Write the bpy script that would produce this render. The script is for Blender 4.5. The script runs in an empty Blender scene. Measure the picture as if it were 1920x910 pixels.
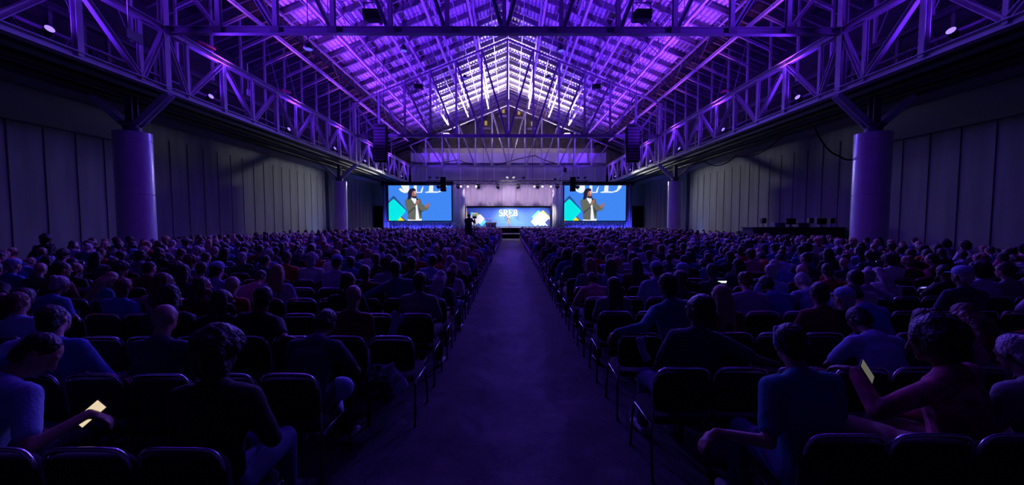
import bpy, bmesh, math, random
import numpy as np
from mathutils import Vector, Matrix, Euler, noise
random.seed(7)
S = bpy.context.scene
COL = S.collection
PI = math.pi

# ------------------------------------------------------------------ camera, world, exposure
FPX = 740.0
PITCH = math.atan(39 / FPX); YAW = math.atan(3 / FPX)
CAMZ = 2.0
cd = bpy.data.cameras.new('camera'); cam = bpy.data.objects.new('camera', cd); COL.objects.link(cam)
cd.sensor_width = 36; cd.lens = FPX / 1920 * 36; cd.clip_end = 300; cd.clip_start = 0.05
cam.location = (0, 0, CAMZ); cam.rotation_euler = (PI / 2 - PITCH, 0, -YAW)
S.camera = cam
W = bpy.data.worlds.new('world'); S.world = W; W.use_nodes = True
W.node_tree.nodes['Background'].inputs[0].default_value = (0.03, 0.02, 0.12, 1)
W.node_tree.nodes['Background'].inputs[1].default_value = 0.0
S.view_settings.view_transform = 'Standard'; S.view_settings.look = 'None'
S.view_settings.gamma = 1; S.view_settings.use_curve_mapping = False
S.view_settings.exposure = 0.0
S.cycles.use_denoising = True
S.cycles.max_bounces = 5; S.cycles.diffuse_bounces = 3; S.cycles.glossy_bounces = 2
S.cycles.sample_clamp_indirect = 4

XC = -0.25                 # middle of the hall
HW = 13.9                  # half width between the inner girders
Y1, Y2, Y3 = 16.6, 36.4, 56.2   # the roof trusses in view
WX = 19.1                  # side walls
P_UP = 8000.0              # purple uplights on the girders
P_WHITE = 23000.0
UPC = (0.125, 0.018, 1.0)
PINK = (0.85, 0.16, 1.0)

def at(px, py, Y):
    """world point seen at that place of the photograph, at distance Y along the hall"""
    c, s = math.cos(PITCH), math.sin(PITCH)
    u = (px - 960) / FPX; v = (455 - py) / FPX
    x, y, z = u, c + v * s, -s + v * c
    X = x * math.cos(YAW) + y * math.sin(YAW); YY = -x * math.sin(YAW) + y * math.cos(YAW)
    return Vector((X / YY * Y, Y, CAMZ + z / YY * Y))

# ------------------------------------------------------------------ materials
MATS = {}
def mat(name, col, rough=0.6, metal=0.0, emit=None, es=1.0, bump=None, var=None, spec=0.5):
    if name in MATS: return MATS[name]
    m = bpy.data.materials.new(name); m.use_nodes = True
    nt = m.node_tree; b = nt.nodes['Principled BSDF']
    b.inputs['Base Color'].default_value = (*col, 1)
    b.inputs['Roughness'].default_value = rough; b.inputs['Metallic'].default_value = metal
    b.inputs['Specular IOR Level'].default_value = spec
    if emit:
        b.inputs['Emission Color'].default_value = (*emit, 1); b.inputs['Emission Strength'].default_value = es
    if var or bump:
        tc = nt.nodes.new('ShaderNodeTexCoord'); n = nt.nodes.new('ShaderNodeTexNoise')
        sc, amt = var or (bump[0], 0)
        n.inputs['Scale'].default_value = sc; n.inputs['Detail'].default_value = 4
        nt.links.new(tc.outputs['Object'], n.inputs['Vector'])
        if var:
            r = nt.nodes.new('ShaderNodeMapRange')
            r.inputs['From Min'].default_value = 0.3; r.inputs['From Max'].default_value = 0.7
            r.inputs['To Min'].default_value = 1 - amt; r.inputs['To Max'].default_value = 1 + amt
            v = nt.nodes.new('ShaderNodeVectorMath'); v.operation = 'SCALE'
            v.inputs[0].default_value = col
            nt.links.new(n.outputs[0], r.inputs[0]); nt.links.new(r.outputs[0], v.inputs['Scale'])
            nt.links.new(v.outputs[0], b.inputs['Base Color'])
        if bump:
            n2 = nt.nodes.new('ShaderNodeTexNoise'); n2.inputs['Scale'].default_value = bump[0]
            nt.links.new(tc.outputs['Object'], n2.inputs['Vector'])
            bp = nt.nodes.new('ShaderNodeBump'); bp.inputs['Strength'].default_value = bump[1]; bp.inputs['Distance'].default_value = 0.02
            nt.links.new(n2.outputs[0], bp.inputs['Height']); nt.links.new(bp.outputs[0], b.inputs['Normal'])
    MATS[name] = m
    return m
def emis(name, col, st):
    return mat(name, (0.02, 0.02, 0.02), 0.5, 0, col, st)

STEEL = mat('painted_steel', (0.40, 0.38, 0.40), 0.5, var=(1.5, 0.12))
DSTEEL = mat('dark_steel', (0.10, 0.10, 0.11), 0.6)
TRUSSM = mat('truss_steel_shaded', (0.20, 0.19, 0.21), 0.5)  # same painted steel, darkened in colour for the unlit front faces
JOIST = mat('joist_steel_lit', (0.62, 0.60, 0.62), 0.5)  # same painted steel, lightened in colour so the chords look lit
PURLIN = mat('purlin_steel', (0.16, 0.15, 0.16), 0.6, var=(2, 0.15))
SOFFIT = mat('soffit_black', (0.035, 0.033, 0.04), 0.8, var=(1, 0.3))
SIDECEIL = mat('side_ceiling_paint', (0.26, 0.26, 0.28), 0.8)
COLP = mat('column_paint', (0.62, 0.60, 0.62), 0.28, var=(3, 0.06))
BLACK = mat('black_metal', (0.012, 0.012, 0.014), 0.5)
BLACKM = mat('black_matte', (0.006, 0.006, 0.006), 0.95, spec=0.1)
CHROME = mat('chair_tube', (0.9, 0.9, 0.93), 0.27, 1.0)
CHPAD = mat('chair_fabric', (0.018, 0.017, 0.022), 0.9, bump=(220, 0.4))
WHITEP = mat('white_paint', (0.75, 0.75, 0.75), 0.5)

def wall_mat():
    m = bpy.data.materials.new('wall_panel_fabric'); m.use_nodes = True; nt = m.node_tree; b = nt.nodes['Principled BSDF']
    tc = nt.nodes.new('ShaderNodeTexCoord'); mp = nt.nodes.new('ShaderNodeMapping')
    mp.inputs['Scale'].default_value = (1, 1, 0.12)
    n = nt.nodes.new('ShaderNodeTexNoise'); n.inputs['Scale'].default_value = 1.6; n.inputs['Detail'].default_value = 5
    cr = nt.nodes.new('ShaderNodeValToRGB')
    cr.color_ramp.elements[0].position = 0.3; cr.color_ramp.elements[0].color = (0.16, 0.165, 0.18, 1)
    cr.color_ramp.elements[1].position = 0.7; cr.color_ramp.elements[1].color = (0.26, 0.265, 0.28, 1)
    nt.links.new(tc.outputs['Object'], mp.inputs[0]); nt.links.new(mp.outputs[0], n.inputs['Vector'])
    nt.links.new(n.outputs[0], cr.inputs[0]); nt.links.new(cr.outputs[0], b.inputs['Base Color'])
    b.inputs['Roughness'].default_value = 0.75
    return m
WALLM = wall_mat()

def deck_mat():
    m = bpy.data.materials.new('corrugated_deck'); m.use_nodes = True; nt = m.node_tree; b = nt.nodes['Principled BSDF']
    tc = nt.nodes.new('ShaderNodeTexCoord')
    mp = nt.nodes.new('ShaderNodeMapping'); mp.inputs['Scale'].default_value = (1 / 0.93, 1 / 2.2, 0)
    fl = nt.nodes.new('ShaderNodeVectorMath'); fl.operation = 'FLOOR'
    wn = nt.nodes.new('ShaderNodeTexWhiteNoise'); wn.noise_dimensions = '2D'
    cr = nt.nodes.new('ShaderNodeValToRGB'); cr.color_ramp.interpolation = 'CONSTANT'
    e = cr.color_ramp.elements
    e[0].position = 0; e[0].color = (0.20, 0.19, 0.17, 1)
    e[1].position = 0.14; e[1].color = (0.60, 0.58, 0.60, 1)
    x = e.new(0.45); x.color = (0.82, 0.8, 0.82, 1); x = e.new(0.8); x.color = (0.70, 0.68, 0.70, 1)
    n = nt.nodes.new('ShaderNodeTexNoise'); n.inputs['Scale'].default_value = 3; n.inputs['Detail'].default_value = 6
    mx = nt.nodes.new('ShaderNodeMix'); mx.data_type = 'RGBA'; mx.blend_type = 'MULTIPLY'; mx.inputs[0].default_value = 0.6
    L = nt.links.new
    L(tc.outputs['Object'], mp.inputs[0]); L(mp.outputs[0], fl.inputs[0]); L(fl.outputs[0], wn.inputs['Vector'])
    L(wn.outputs['Value'], cr.inputs[0]); L(cr.outputs[0], mx.inputs[6]); L(tc.outputs['Object'], n.inputs['Vector'])
    L(n.outputs[1], mx.inputs[7]); L(mx.outputs[2], b.inputs['Base Color'])
    # the colour noise is a light stain, lift it
    mx.inputs[0].default_value = 0.12
    b.inputs['Roughness'].default_value = 0.5
    return m
DECK = deck_mat()

def carpet_mat():
    m = bpy.data.materials.new('carpet'); m.use_nodes = True; nt = m.node_tree; b = nt.nodes['Principled BSDF']
    tc = nt.nodes.new('ShaderNodeTexCoord')
    n = nt.nodes.new('ShaderNodeTexNoise'); n.inputs['Scale'].default_value = 1.3; n.inputs['Detail'].default_value = 8; n.inputs['Roughness'].default_value = 0.75
    n2 = nt.nodes.new('ShaderNodeTexNoise'); n2.inputs['Scale'].default_value = 60; n2.inputs['Detail'].default_value = 3
    cr = nt.nodes.new('ShaderNodeValToRGB')
    cr.color_ramp.elements[0].position = 0.35; cr.color_ramp.elements[0].color = (0.03, 0.022, 0.035, 1)
    cr.color_ramp.elements[1].position = 0.68; cr.color_ramp.elements[1].color = (0.105, 0.095, 0.105, 1)
    x = cr.color_ramp.elements.new(0.52); x.color = (0.062, 0.056, 0.066, 1)
    mx = nt.nodes.new('ShaderNodeMix'); mx.data_type = 'RGBA'; mx.blend_type = 'OVERLAY'; mx.inputs[0].default_value = 0.7
    L = nt.links.new
    L(tc.outputs['Object'], n.inputs['Vector']); L(tc.outputs['Object'], n2.inputs['Vector'])
    L(n.outputs[0], cr.inputs[0]); L(cr.outputs[0], mx.inputs[6]); L(n2.outputs[0], mx.inputs[7]); L(mx.outputs[2], b.inputs['Base Color'])
    bp = nt.nodes.new('ShaderNodeBump'); bp.inputs['Strength'].default_value = 0.5; bp.inputs['Distance'].default_value = 0.01
    L(n2.outputs[0], bp.inputs['Height']); L(bp.outputs[0], b.inputs['Normal'])
    b.inputs['Roughness'].default_value = 0.95
    return m
CARPET = carpet_mat()

# ------------------------------------------------------------------ mesh builder
class MB:
    def __init__(s): s.v = []; s.f = []; s.m = []
    def add(s, vs, fs, mi=0):
        o = len(s.v); s.v += [tuple(p) for p in vs]; s.f += [tuple(i + o for i in f) for f in fs]; s.m += [mi] * len(fs); return s
    def box(s, c, sz, rot=None, mi=0):
        c = Vector(c); h = Vector(sz) / 2; R = Euler(rot).to_matrix() if rot else Matrix.Identity(3)
        vs = [c + R @ Vector((x * h.x, y * h.y, z * h.z)) for x in (-1, 1) for y in (-1, 1) for z in (-1, 1)]
        return s.add(vs, [(0, 1, 3, 2), (4, 6, 7, 5), (0, 4, 5, 1), (2, 3, 7, 6), (0, 2, 6, 4), (1, 5, 7, 3)], mi)
    def bar(s, a, b, w, h, up=(0, 0, 1), mi=0):
        a, b = Vector(a), Vector(b); d = (b - a).normalized(); up = Vector(up)
        if abs(d.dot(up)) > 0.98: up = Vector((0, 1, 0))
        sx = d.cross(up).normalized(); uz = sx.cross(d).normalized()
        vs = [p + sx * (i * w / 2) + uz * (j * h / 2) for p in (a, b) for i, j in ((-1, -1), (1, -1), (1, 1), (-1, 1))]
        return s.add(vs, [(3, 2, 1, 0), (4, 5, 6, 7), (0, 1, 5, 4), (1, 2, 6, 5), (2, 3, 7, 6), (3, 0, 4, 7)], mi)
    def ibar(s, a, b, w, h, t=0.03, up=(0, 0, 1), mi=0):
        """an I section: two flanges and a web"""
        a, b = Vector(a), Vector(b); d = (b - a).normalized(); upv = Vector(up)
        if abs(d.dot(upv)) > 0.98: upv = Vector((0, 1, 0))
        sx = d.cross(upv).normalized(); uz = sx.cross(d).normalized()
        for k in (-1, 1):
            o = uz * (k * (h / 2 - t / 2)); s.bar(a + o, b + o, w, t, up, mi)
        s.bar(a, b, t, h - 2 * t, up, mi); return s
    def tube(s, pts, r, n=8, mi=0, cap=True):
        pts = [Vector(p) for p in pts]; rs = r if isinstance(r, (list, tuple)) else [r] * len(pts)
        vs = []; fs = []; prev = None
        for i, p in enumerate(pts):
            d = (pts[min(i + 1, len(pts) - 1)] - pts[max(i - 1, 0)]).normalized()
            if prev is None:
                u = d.orthogonal().normalized()
            else:
                u = (prev - d * prev.dot(d)).normalized()
            prev = u; w = d.cross(u)
            for k in range(n):
                a = 2 * PI * k / n; vs.append(p + (u * math.cos(a) + w * math.sin(a)) * rs[i])
        for i in range(len(pts) - 1):
            for k in range(n):
                k2 = (k + 1) % n; fs.append((i * n + k, i * n + k2, (i + 1) * n + k2, (i + 1) * n + k))
        if cap:
            fs.append(tuple(reversed(range(n)))); fs.append(tuple((len(pts) - 1) * n + k for k in range(n)))
        return s.add(vs, fs, mi)
    def poly(s, pts, mi=0): return s.add(pts, [tuple(range(len(pts)))], mi)
    def slab(s, pts, d, mi=0):
        """polygon pts extruded by vector d"""
        n = len(pts); a = [Vector(p) for p in pts]; b = [p + Vector(d) for p in a]
        fs = [tuple(reversed(range(n))), tuple(range(n, 2 * n))] + [(i, (i + 1) % n, n + (i + 1) % n, n + i) for i in range(n)]
        return s.add(a + b, fs, mi)
    def build(s, name, mats, parent=None, smooth=False, bevel=0):
        me = bpy.data.meshes.new(name); me.from_pydata(s.v, [], s.f)
        if not isinstance(mats, (list, tuple)): mats = [mats]
        for m in mats: me.materials.append(m)
        if len(mats) > 1: me.polygons.foreach_set('material_index', s.m)
        if smooth: me.polygons.foreach_set('use_smooth', [True] * len(me.polygons))
        bm = bmesh.new(); bm.from_mesh(me); bmesh.ops.recalc_face_normals(bm, faces=bm.faces); bm.to_mesh(me); bm.free()
        o = bpy.data.objects.new(name, me); COL.objects.link(o)
        if parent: o.parent = parent
        if bevel:
            md = o.modifiers.new('b', 'BEVEL'); md.width = bevel; md.segments = 2; md.limit_method = 'ANGLE'
        return o

def tag(o, label=None, cat=None, group=None, kind=None):
    if label: o['label'] = label
    if cat: o['category'] = cat
    if group: o['group'] = group
    if kind: o['kind'] = kind
    return o
def thing(name, label, cat, loc=(0, 0, 0), rz=0, group=None):
    o = bpy.data.objects.new(name, None); COL.objects.link(o); o.empty_display_size = 0.2
    o.location = loc; o.rotation_euler = (0, 0, rz); return tag(o, label, cat, group)
def struct(o): o['kind'] = 'structure'; return o
def copy_tree(o, parent=None):
    c = o.copy(); COL.objects.link(c)
    if parent: c.parent = parent
    for ch in [x for x in o.children]: copy_tree(ch, c)
    return c
def spot(loc, target, power, col, size_deg=60, blend=0.6, r=0.1, name='spot_light'):
    l = bpy.data.lights.new(name, 'SPOT'); l.energy = power; l.color = col; l.spot_size = math.radians(size_deg)
    l.spot_blend = blend; l.shadow_soft_size = r
    o = bpy.data.objects.new(name, l); COL.objects.link(o); o.location = loc
    o.rotation_euler = (Vector(target) - Vector(loc)).to_track_quat('-Z', 'Y').to_euler(); return o

SIDE = {-1: 'left', 1: 'right'}
# ------------------------------------------------------------------ floor and walls
struct(MB().box((XC, 31, -0.1), (2 * WX + 1, 76, 0.2)).build('floor', CARPET))
YN = -6.0
for sd in (-1, 1):
    w = MB(); x = XC + sd * (WX + 0.1)
    w.box((x, 25.5, 3.7), (0.2, 63, 7.4))
    wo = struct(w.build('wall_' + SIDE[sd], WALLM))
    # upper wall of the side bays behind the girders
    struct(MB().box((XC + sd * (WX + 0.1), 31, 10.8), (0.2, 76, 6.8)).build('wall_upper_' + SIDE[sd], SOFFIT))
    # panel seams of the folding walls: thin raised strips and gaps
    sm = MB(); y = 2.0
    while y < 55:
        sm.box((XC + sd * (WX - 0.012), y, 3.0), (0.026, 0.018, 6.0 if y < 20.5 else 7.2))
        y += 1.22
    struct(sm.build('trim_seams_' + SIDE[sd], mat('wall_seam', (0.07, 0.07, 0.08), 0.7)))
    # bulkhead over the near bay, and header jamb
    struct(MB().box((XC + sd * (WX - 0.14), 7.4, 6.62), (0.28, 26.6, 1.36)).build('trim_bulkhead_' + SIDE[sd], SIDECEIL))
    struct(MB().box((XC + sd * (WX - 0.14), 20.9, 3.6), (0.28, 0.5, 7.2)).build('trim_pier_' + SIDE[sd], WALLM))
    struct(MB().box((XC + sd * (WX - 0.12), 21.2, 3.2), (0.3, 0.1, 6.4)).build('trim_jamb_' + SIDE[sd], BLACK))
    struct(MB().box((XC + sd * (WX - 0.14), 41.8, 3.6), (0.32, 0.12, 7.2)).build('trim_post_' + SIDE[sd], DSTEEL))
    # side bay ceiling: dark open soffit and pale strip by the wall
    struct(MB().box((XC + sd * 15.75, 25.5, 7.36), (3.3, 63, 0.1)).build('ceiling_soffit_' + SIDE[sd], SOFFIT))
    struct(MB().box((XC + sd * 18.25, 25.5, 7.42), (1.8, 63, 0.2)).build('ceiling_strip_' + SIDE[sd], SIDECEIL))
    # end wall pieces beside the stage, with a door
    struct(MB().box((XC + sd * 16.5, 55.5, 3.7), (5.4, 0.3, 7.4)).build('wall_end_' + SIDE[sd], WALLM))
    d = struct(MB().box((XC + sd * 18.0, 55.3, 2.1), (1.7, 0.12, 4.2)).build('door_%d' % (1 if sd < 0 else 2), BLACKM))
    MB().box((XC + sd * 17.35, 55.2, 1.05), (0.04, 0.08, 0.9)).build('door_handle', DSTEEL, d)
struct(MB().box((XC, YN, 10), (2 * WX, 0.2, 22)).build('wall_rear', SOFFIT))
# end wall behind the stage: folding panels, paler band on top, seams
b = MB().box((XC, 57.2, 5.2), (27.6, 0.3, 10.4)).build('wall_stage', mat('stage_wall_grey', (0.30, 0.27, 0.31), 0.8, var=(0.8, 0.15))); struct(b)
struct(MB().box((XC, 57.05, 11.07), (27.7, 0.6, 1.36)).build('trim_header_band', mat('header_band', (0.5, 0.47, 0.52), 0.7)))
sm = MB()
for k in range(-5, 6): sm.box((XC + k * 2.42 + 0.35, 57.03, 6), (0.06, 0.05, 8.8))
struct(sm.build('trim_stage_seams', mat('seam_alu', (0.75, 0.72, 0.76), 0.4)))
for sd in (-1, 1): struct(MB().box((XC + sd * 13.85, 57.0, 6), (0.12, 0.3, 12)).build('trim_end_post_' + SIDE[sd], STEEL))
# gable far behind
gb = MB(); yg = 68
gb.slab([(XC - WX, yg, 10), (XC + WX, yg, 10), (XC + WX, yg, 13.5), (XC, yg, 21.3), (XC - WX, yg, 13.5)], (0, 0.2, 0))
struct(gb.build('wall_gable', mat('gable_grey', (0.17, 0.15, 0.15), 0.8, var=(1, 0.3))))
struct(MB().box((XC, 60.5, 12.6), (26, 0.2, 1.0)).build('trim_gable_band', mat('gable_band', (0.35, 0.32, 0.33), 0.8)))
AMB = emis('amber_window_light', (0.9, 0.6, 0.18), 0.45)
for i, (px, py) in enumerate(((911, 231), (973, 211), (944, 208), (998, 232))):
    p = at(px, py, 67.7)
    o = struct(MB().box(p, (0.4, 0.1, 0.7)).build('window_%d' % (i + 1), AMB))
    MB().box(p + Vector((0, -0.1, -0.9)), (1.7, 0.2, 0.35)).build('window_sill', WHITEP, o)

# ------------------------------------------------------------------ roof deck + purlins
def roof_z(x, z0=21.2, s=0.40): return z0 - s * abs(x)
dk = MB(); prof = []
x = 0.0; up = 0
while x < 14.3:
    prof += [(x, 0.0), (x + 0.17, 0.0), (x + 0.19, 0.12), (x + 0.29, 0.12)]; x += 0.31
for sd in (-1, 1):
    a = [(XC + sd * px, 6.5, roof_z(px) + dz) for px, dz in prof]; c = [(p[0], 68.0, p[2]) for p in a]
    n = len(a); dk.add(a + c, [(i, i + 1, n + i + 1, n + i) for i in range(n - 1)])
ceil = struct(dk.build('ceiling', DECK))
struct(MB().slab([(XC - WX - .3, YN, 21.6 - .4 * WX), (XC, YN, 21.5), (XC + WX + .3, YN, 21.6 - .4 * WX), (XC, YN, 21.7)], (0, 12.5, 0)).build('ceiling_rear', SOFFIT))
struct(MB().slab([(XC - WX - .3, 6.5, 21.9 - .4 * WX), (XC, 6.5, 21.45), (XC + WX + .3, 6.5, 21.9 - .4 * WX), (XC, 6.5, 22)], (0, 62, 0)).build('ceiling_outer', SOFFIT))
for sd in (-1, 1):
    struct(MB().slab([(XC + sd * 14.35, 6.5, roof_z(14.35) - .02), (XC + sd * (WX + .3), 6.5, roof_z(WX + .3) - .02), (XC + sd * (WX + .3), 6.5, roof_z(WX + .3) + .1), (XC + sd * 14.35, 6.5, roof_z(14.35) + .1)], (0, 61.5, 0)).build('ceiling_eaves_' + SIDE[sd], SOFFIT))  # outer deck coloured dark to stand for the unlit roof edge
    struct(MB().box((XC + sd * 14.4, 37, roof_z(14.4) - 0.45), (0.1, 60, 0.9)).build('trim_eaves_' + SIDE[sd], SOFFIT))
y = 8.2
while y < 67:
    for sd in (-1, 1):
        p = MB(); A = Vector((XC, y, roof_z(0) - 0.22)); B = Vector((XC + sd * 18.9, y, roof_z(18.9) - 0.22))
        p.ibar(A, B, 0.16, 0.42, 0.03); p.build('purlin', PURLIN, ceil)
    y += 2.2
pp = MB(); y = 9.0
while y < 66:
    for sd in (-1, 1):
        pp.tube([(XC, y, roof_z(0) - 0.55), (XC + sd * 18.5, y, roof_z(18.5) - 0.55)], 0.03, 5)
        for q in range(5):
            xq = 1.42 + 2.83 * q + 1.4; pp.tube([(XC + sd * xq, y, roof_z(xq)), (XC + sd * xq, y, roof_z(xq) - 0.55)], 0.015, 4)
    y += 2.2
pp.build('sprinkler_pipes', STEEL, ceil)
br = MB()
for sd in (-1, 1):
    for q in range(6):
        xq = 1.42 + 2.83 * q; br.bar((XC + sd * xq, 8, roof_z(xq) - 0.42), (XC + sd * xq, 66, roof_z(xq) - 0.42), 0.05, 0.05)
br.build('bridging', STEEL, ceil)

# ------------------------------------------------------------------ longitudinal joists
names = ['at the ridge', 'first out from the ridge', 'second out from the ridge', 'third out from the ridge', 'fourth out from the ridge', 'along the eaves']
for q in range(0, 6):
    for sd in ((-1, 1) if q else (1,)):
        x = 2.83 * q; X = XC + sd * x; zb = 19.05 - 0.4 * x if q else 19.3; zt = roof_z(x) - 0.5
        t = thing('roof_joist', 'long steel lattice joist running to the stage, %s%s' % (names[q], '' if not q else (' on the left' if sd < 0 else ' on the right')), 'joist', (X, 8, zb), 0, 'lattice joists under the roof')
        Lb = 58.0
        MB().ibar((0, 0, 0), (0, Lb - 9.6, 0), 0.15, 0.18, 0.03).build('bottom_chord', JOIST, t)
        MB().ibar((0, 0, zt - zb), (0, Lb, zt - zb), 0.16, 0.16, 0.03).build('top_chord', STEEL, t)
        wb = MB(); y = 0.2; k = 0
        while y < Lb - 10:
            wb.bar((0, y, 0), (0, y + 2.2, zt - zb), 0.045, 0.045); wb.bar((0, y + 2.2, zt - zb), (0, y + 4.4, 0), 0.045, 0.045)
            wb.bar((0, y, 0), (0, y, zt - zb), 0.04, 0.04)
            y += 4.4
        wb.build('lattice_web', DSTEEL, t)

# ------------------------------------------------------------------ cross trusses
def ttop(x): return 18.4 - 0.41 * abs(x)
where = {Y1: 'steel roof truss crossing the hall nearest the camera', Y2: 'steel roof truss crossing the middle of the hall', Y3: 'steel roof truss above the stage end wall'}
for Y in (Y1, Y2, Y3):
    t = thing('roof_truss', where[Y], 'truss', (XC, Y, 9.66), 0, 'cross trusses of the roof')
    zt = 0.14
    MB().ibar((-HW, 0, zt), (HW, 0, zt), 0.24, 0.28, 0.035).build('tie_beam', TRUSSM, t)
    P = 2.33
    for sd in (-1, 1):
        MB().ibar((0, 0, ttop(0) - 9.66), (sd * HW, 0, ttop(HW) - 9.66), 0.10, 0.14, 0.03).build('top_chord', PURLIN, t)
    for k in range(-5, 6):
        MB().ibar((k * P, 0, zt), (k * P, 0, ttop(k * P) - 9.66), 0.17, 0.2, 0.03).build('vertical', TRUSSM, t)
        gp = 0.18
    for sd in (-1, 1):
        for k in range(0, 5):
            MB().ibar((sd * (k * P + 0.1), 0, zt + 0.1), (sd * ((k + 1) * P - 0.05), 0, ttop((k + 1) * P) - 9.66 - 0.1), 0.17, 0.17, 0.03).build('diagonal', TRUSSM, t)
        MB().bar((sd * 5 * P, 0, zt), (sd * HW, 0, ttop(HW) - 9.66), 0.14, 0.14).build('diagonal', TRUSSM, t)
    for k in range(-5, 6): MB().box((k * P, -0.13, zt), (0.36, 0.03, 0.27)).build('gusset_plate', DSTEEL, t)

# ------------------------------------------------------------------ side girders
for sd in (-1, 1):
    for inner in (1, 0):
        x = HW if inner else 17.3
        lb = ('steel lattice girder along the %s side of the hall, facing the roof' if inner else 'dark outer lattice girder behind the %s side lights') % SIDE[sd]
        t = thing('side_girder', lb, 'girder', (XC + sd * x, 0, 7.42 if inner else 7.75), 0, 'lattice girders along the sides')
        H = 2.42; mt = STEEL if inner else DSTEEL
        y0, y1 = 4.0, 56.0
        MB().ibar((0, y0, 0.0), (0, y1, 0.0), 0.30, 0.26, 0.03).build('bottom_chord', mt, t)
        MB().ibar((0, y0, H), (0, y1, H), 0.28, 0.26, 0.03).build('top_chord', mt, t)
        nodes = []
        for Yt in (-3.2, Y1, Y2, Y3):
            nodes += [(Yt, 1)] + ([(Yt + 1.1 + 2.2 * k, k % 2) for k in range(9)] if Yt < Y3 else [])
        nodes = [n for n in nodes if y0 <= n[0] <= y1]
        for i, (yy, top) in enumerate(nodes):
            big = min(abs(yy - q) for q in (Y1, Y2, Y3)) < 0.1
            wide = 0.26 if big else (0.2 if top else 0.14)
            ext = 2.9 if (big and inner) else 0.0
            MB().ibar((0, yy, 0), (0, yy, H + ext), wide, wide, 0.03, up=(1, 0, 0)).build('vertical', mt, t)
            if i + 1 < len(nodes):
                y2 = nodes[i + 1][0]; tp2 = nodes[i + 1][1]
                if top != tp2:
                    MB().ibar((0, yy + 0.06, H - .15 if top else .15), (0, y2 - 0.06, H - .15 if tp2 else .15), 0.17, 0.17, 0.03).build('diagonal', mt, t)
    # catwalk rails/pipes between the girders
    t = thing('cable_tray', 'bundle of pipes and trays running behind the %s girder' % SIDE[sd], 'pipes', (XC + sd * 15.4, 0, 7.4))
    for j, (dx, dz, r) in enumerate(((-0.5, .25, .05), (-.2, .6, .04), (.1, 1.1, .05), (.4, .35, .06), (.7, .9, .04), (1.0, 1.5, .05))):
        MB().tube([(sd * dx, 4, dz), (sd * dx, 55, dz)], r, 6).build('pipe', STEEL if j % 2 else DSTEEL, t)
    t = thing('door_track', 'dark ceiling tracks of the folding wall on the %s' % SIDE[sd], 'track', (XC + sd * 15.6, 0, 7.28))
    for j in range(5):
        MB().box((sd * (-1.1 + j * 0.62), 28, -0.05 - 0.03 * (j % 2)), (0.12 + 0.08 * (j % 2), 54, 0.14)).build('rail', [DSTEEL, BLACK][j % 2], t)
    # side framing: posts on the girder carrying the low edge of the roof
    t = thing('side_framing', 'slender posts and struts between the %s girder and the roof' % SIDE[sd], 'frame', (XC + sd * 16.2, 0, 9.9))
    y = 10.6
    while y < 56:
        MB().bar((0, y, -0.1), (0, y, 4.6), 0.11, 0.11).build('post', STEEL, t)
        MB().ibar((0, y, 2.6), (-sd * 2.05, y, 3.5), 0.12, 0.14, 0.02).build('strut', STEEL, t)
        if int(y * 10) % 3 == 0: MB().tube([(0, y, 4.6), (0, y + 2.3, 0)], 0.018, 5).build('brace_rod', STEEL, t)
        y += 2.35
    # shallow lower framing: eaves struts inside
    # columns
    for Y in (Y1, Y2, -3.2):
        if Y < 0: continue
        nm = 'near' if Y == Y1 else 'far'
        t = thing('support_column', 'thick round column on the %s side, %s' % (SIDE[sd], 'nearest the camera' if Y == Y1 else 'farther toward the stage'), 'column', (XC + sd * 15.37, Y, 0), 0, 'round columns with forked heads')
        n = 48
        def ring(r, z): return [(r * math.cos(2 * PI * k / n), r * math.sin(2 * PI * k / n), z) for k in range(n)]
        def lathe(prof):
            m = MB(); vs = []; fs = []
            for r, z in prof: vs += ring(r, z)
            for i in range(len(prof) - 1):
                for k in range(n): fs.append((i * n + k, i * n + (k + 1) % n, (i + 1) * n + (k + 1) % n, (i + 1) * n + k))
            fs += [tuple(range(n)), tuple((len(prof) - 1) * n + k for k in range(n))]
            return m.add(vs, fs)
        o = lathe([(0.62, 0), (0.62, 3.08), (0.605, 3.09), (0.605, 3.12), (0.62, 3.13), (0.62, 5.3), (0.605, 5.31), (0.605, 5.34), (0.62, 5.35), (0.62, 5.67)]).build('shaft', COLP, t)
        for p in o.data.polygons: p.use_smooth = len(p.vertices) == 4
        md = o.modifiers.new('e', 'EDGE_SPLIT'); md.split_angle = math.radians(25)
        lathe([(0.30, 5.6), (0.30, 5.95), (0.42, 6.0), (0.42, 6.06), (0.2, 6.1)]).build('neck', DSTEEL, t)
        MB().ibar((0, 0, 5.9), (0, 0, 7.3), 0.3, 0.3, 0.04).build('stub_post', DSTEEL, t)
        for s2 in (-1, 1):
            MB().ibar((s2 * 0.12, 0, 5.9), (s2 * 1.62, 0, 7.25), 0.26, 0.28, 0.04, up=(0, 1, 0)).build('fork_arm', COLP, t)

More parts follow.
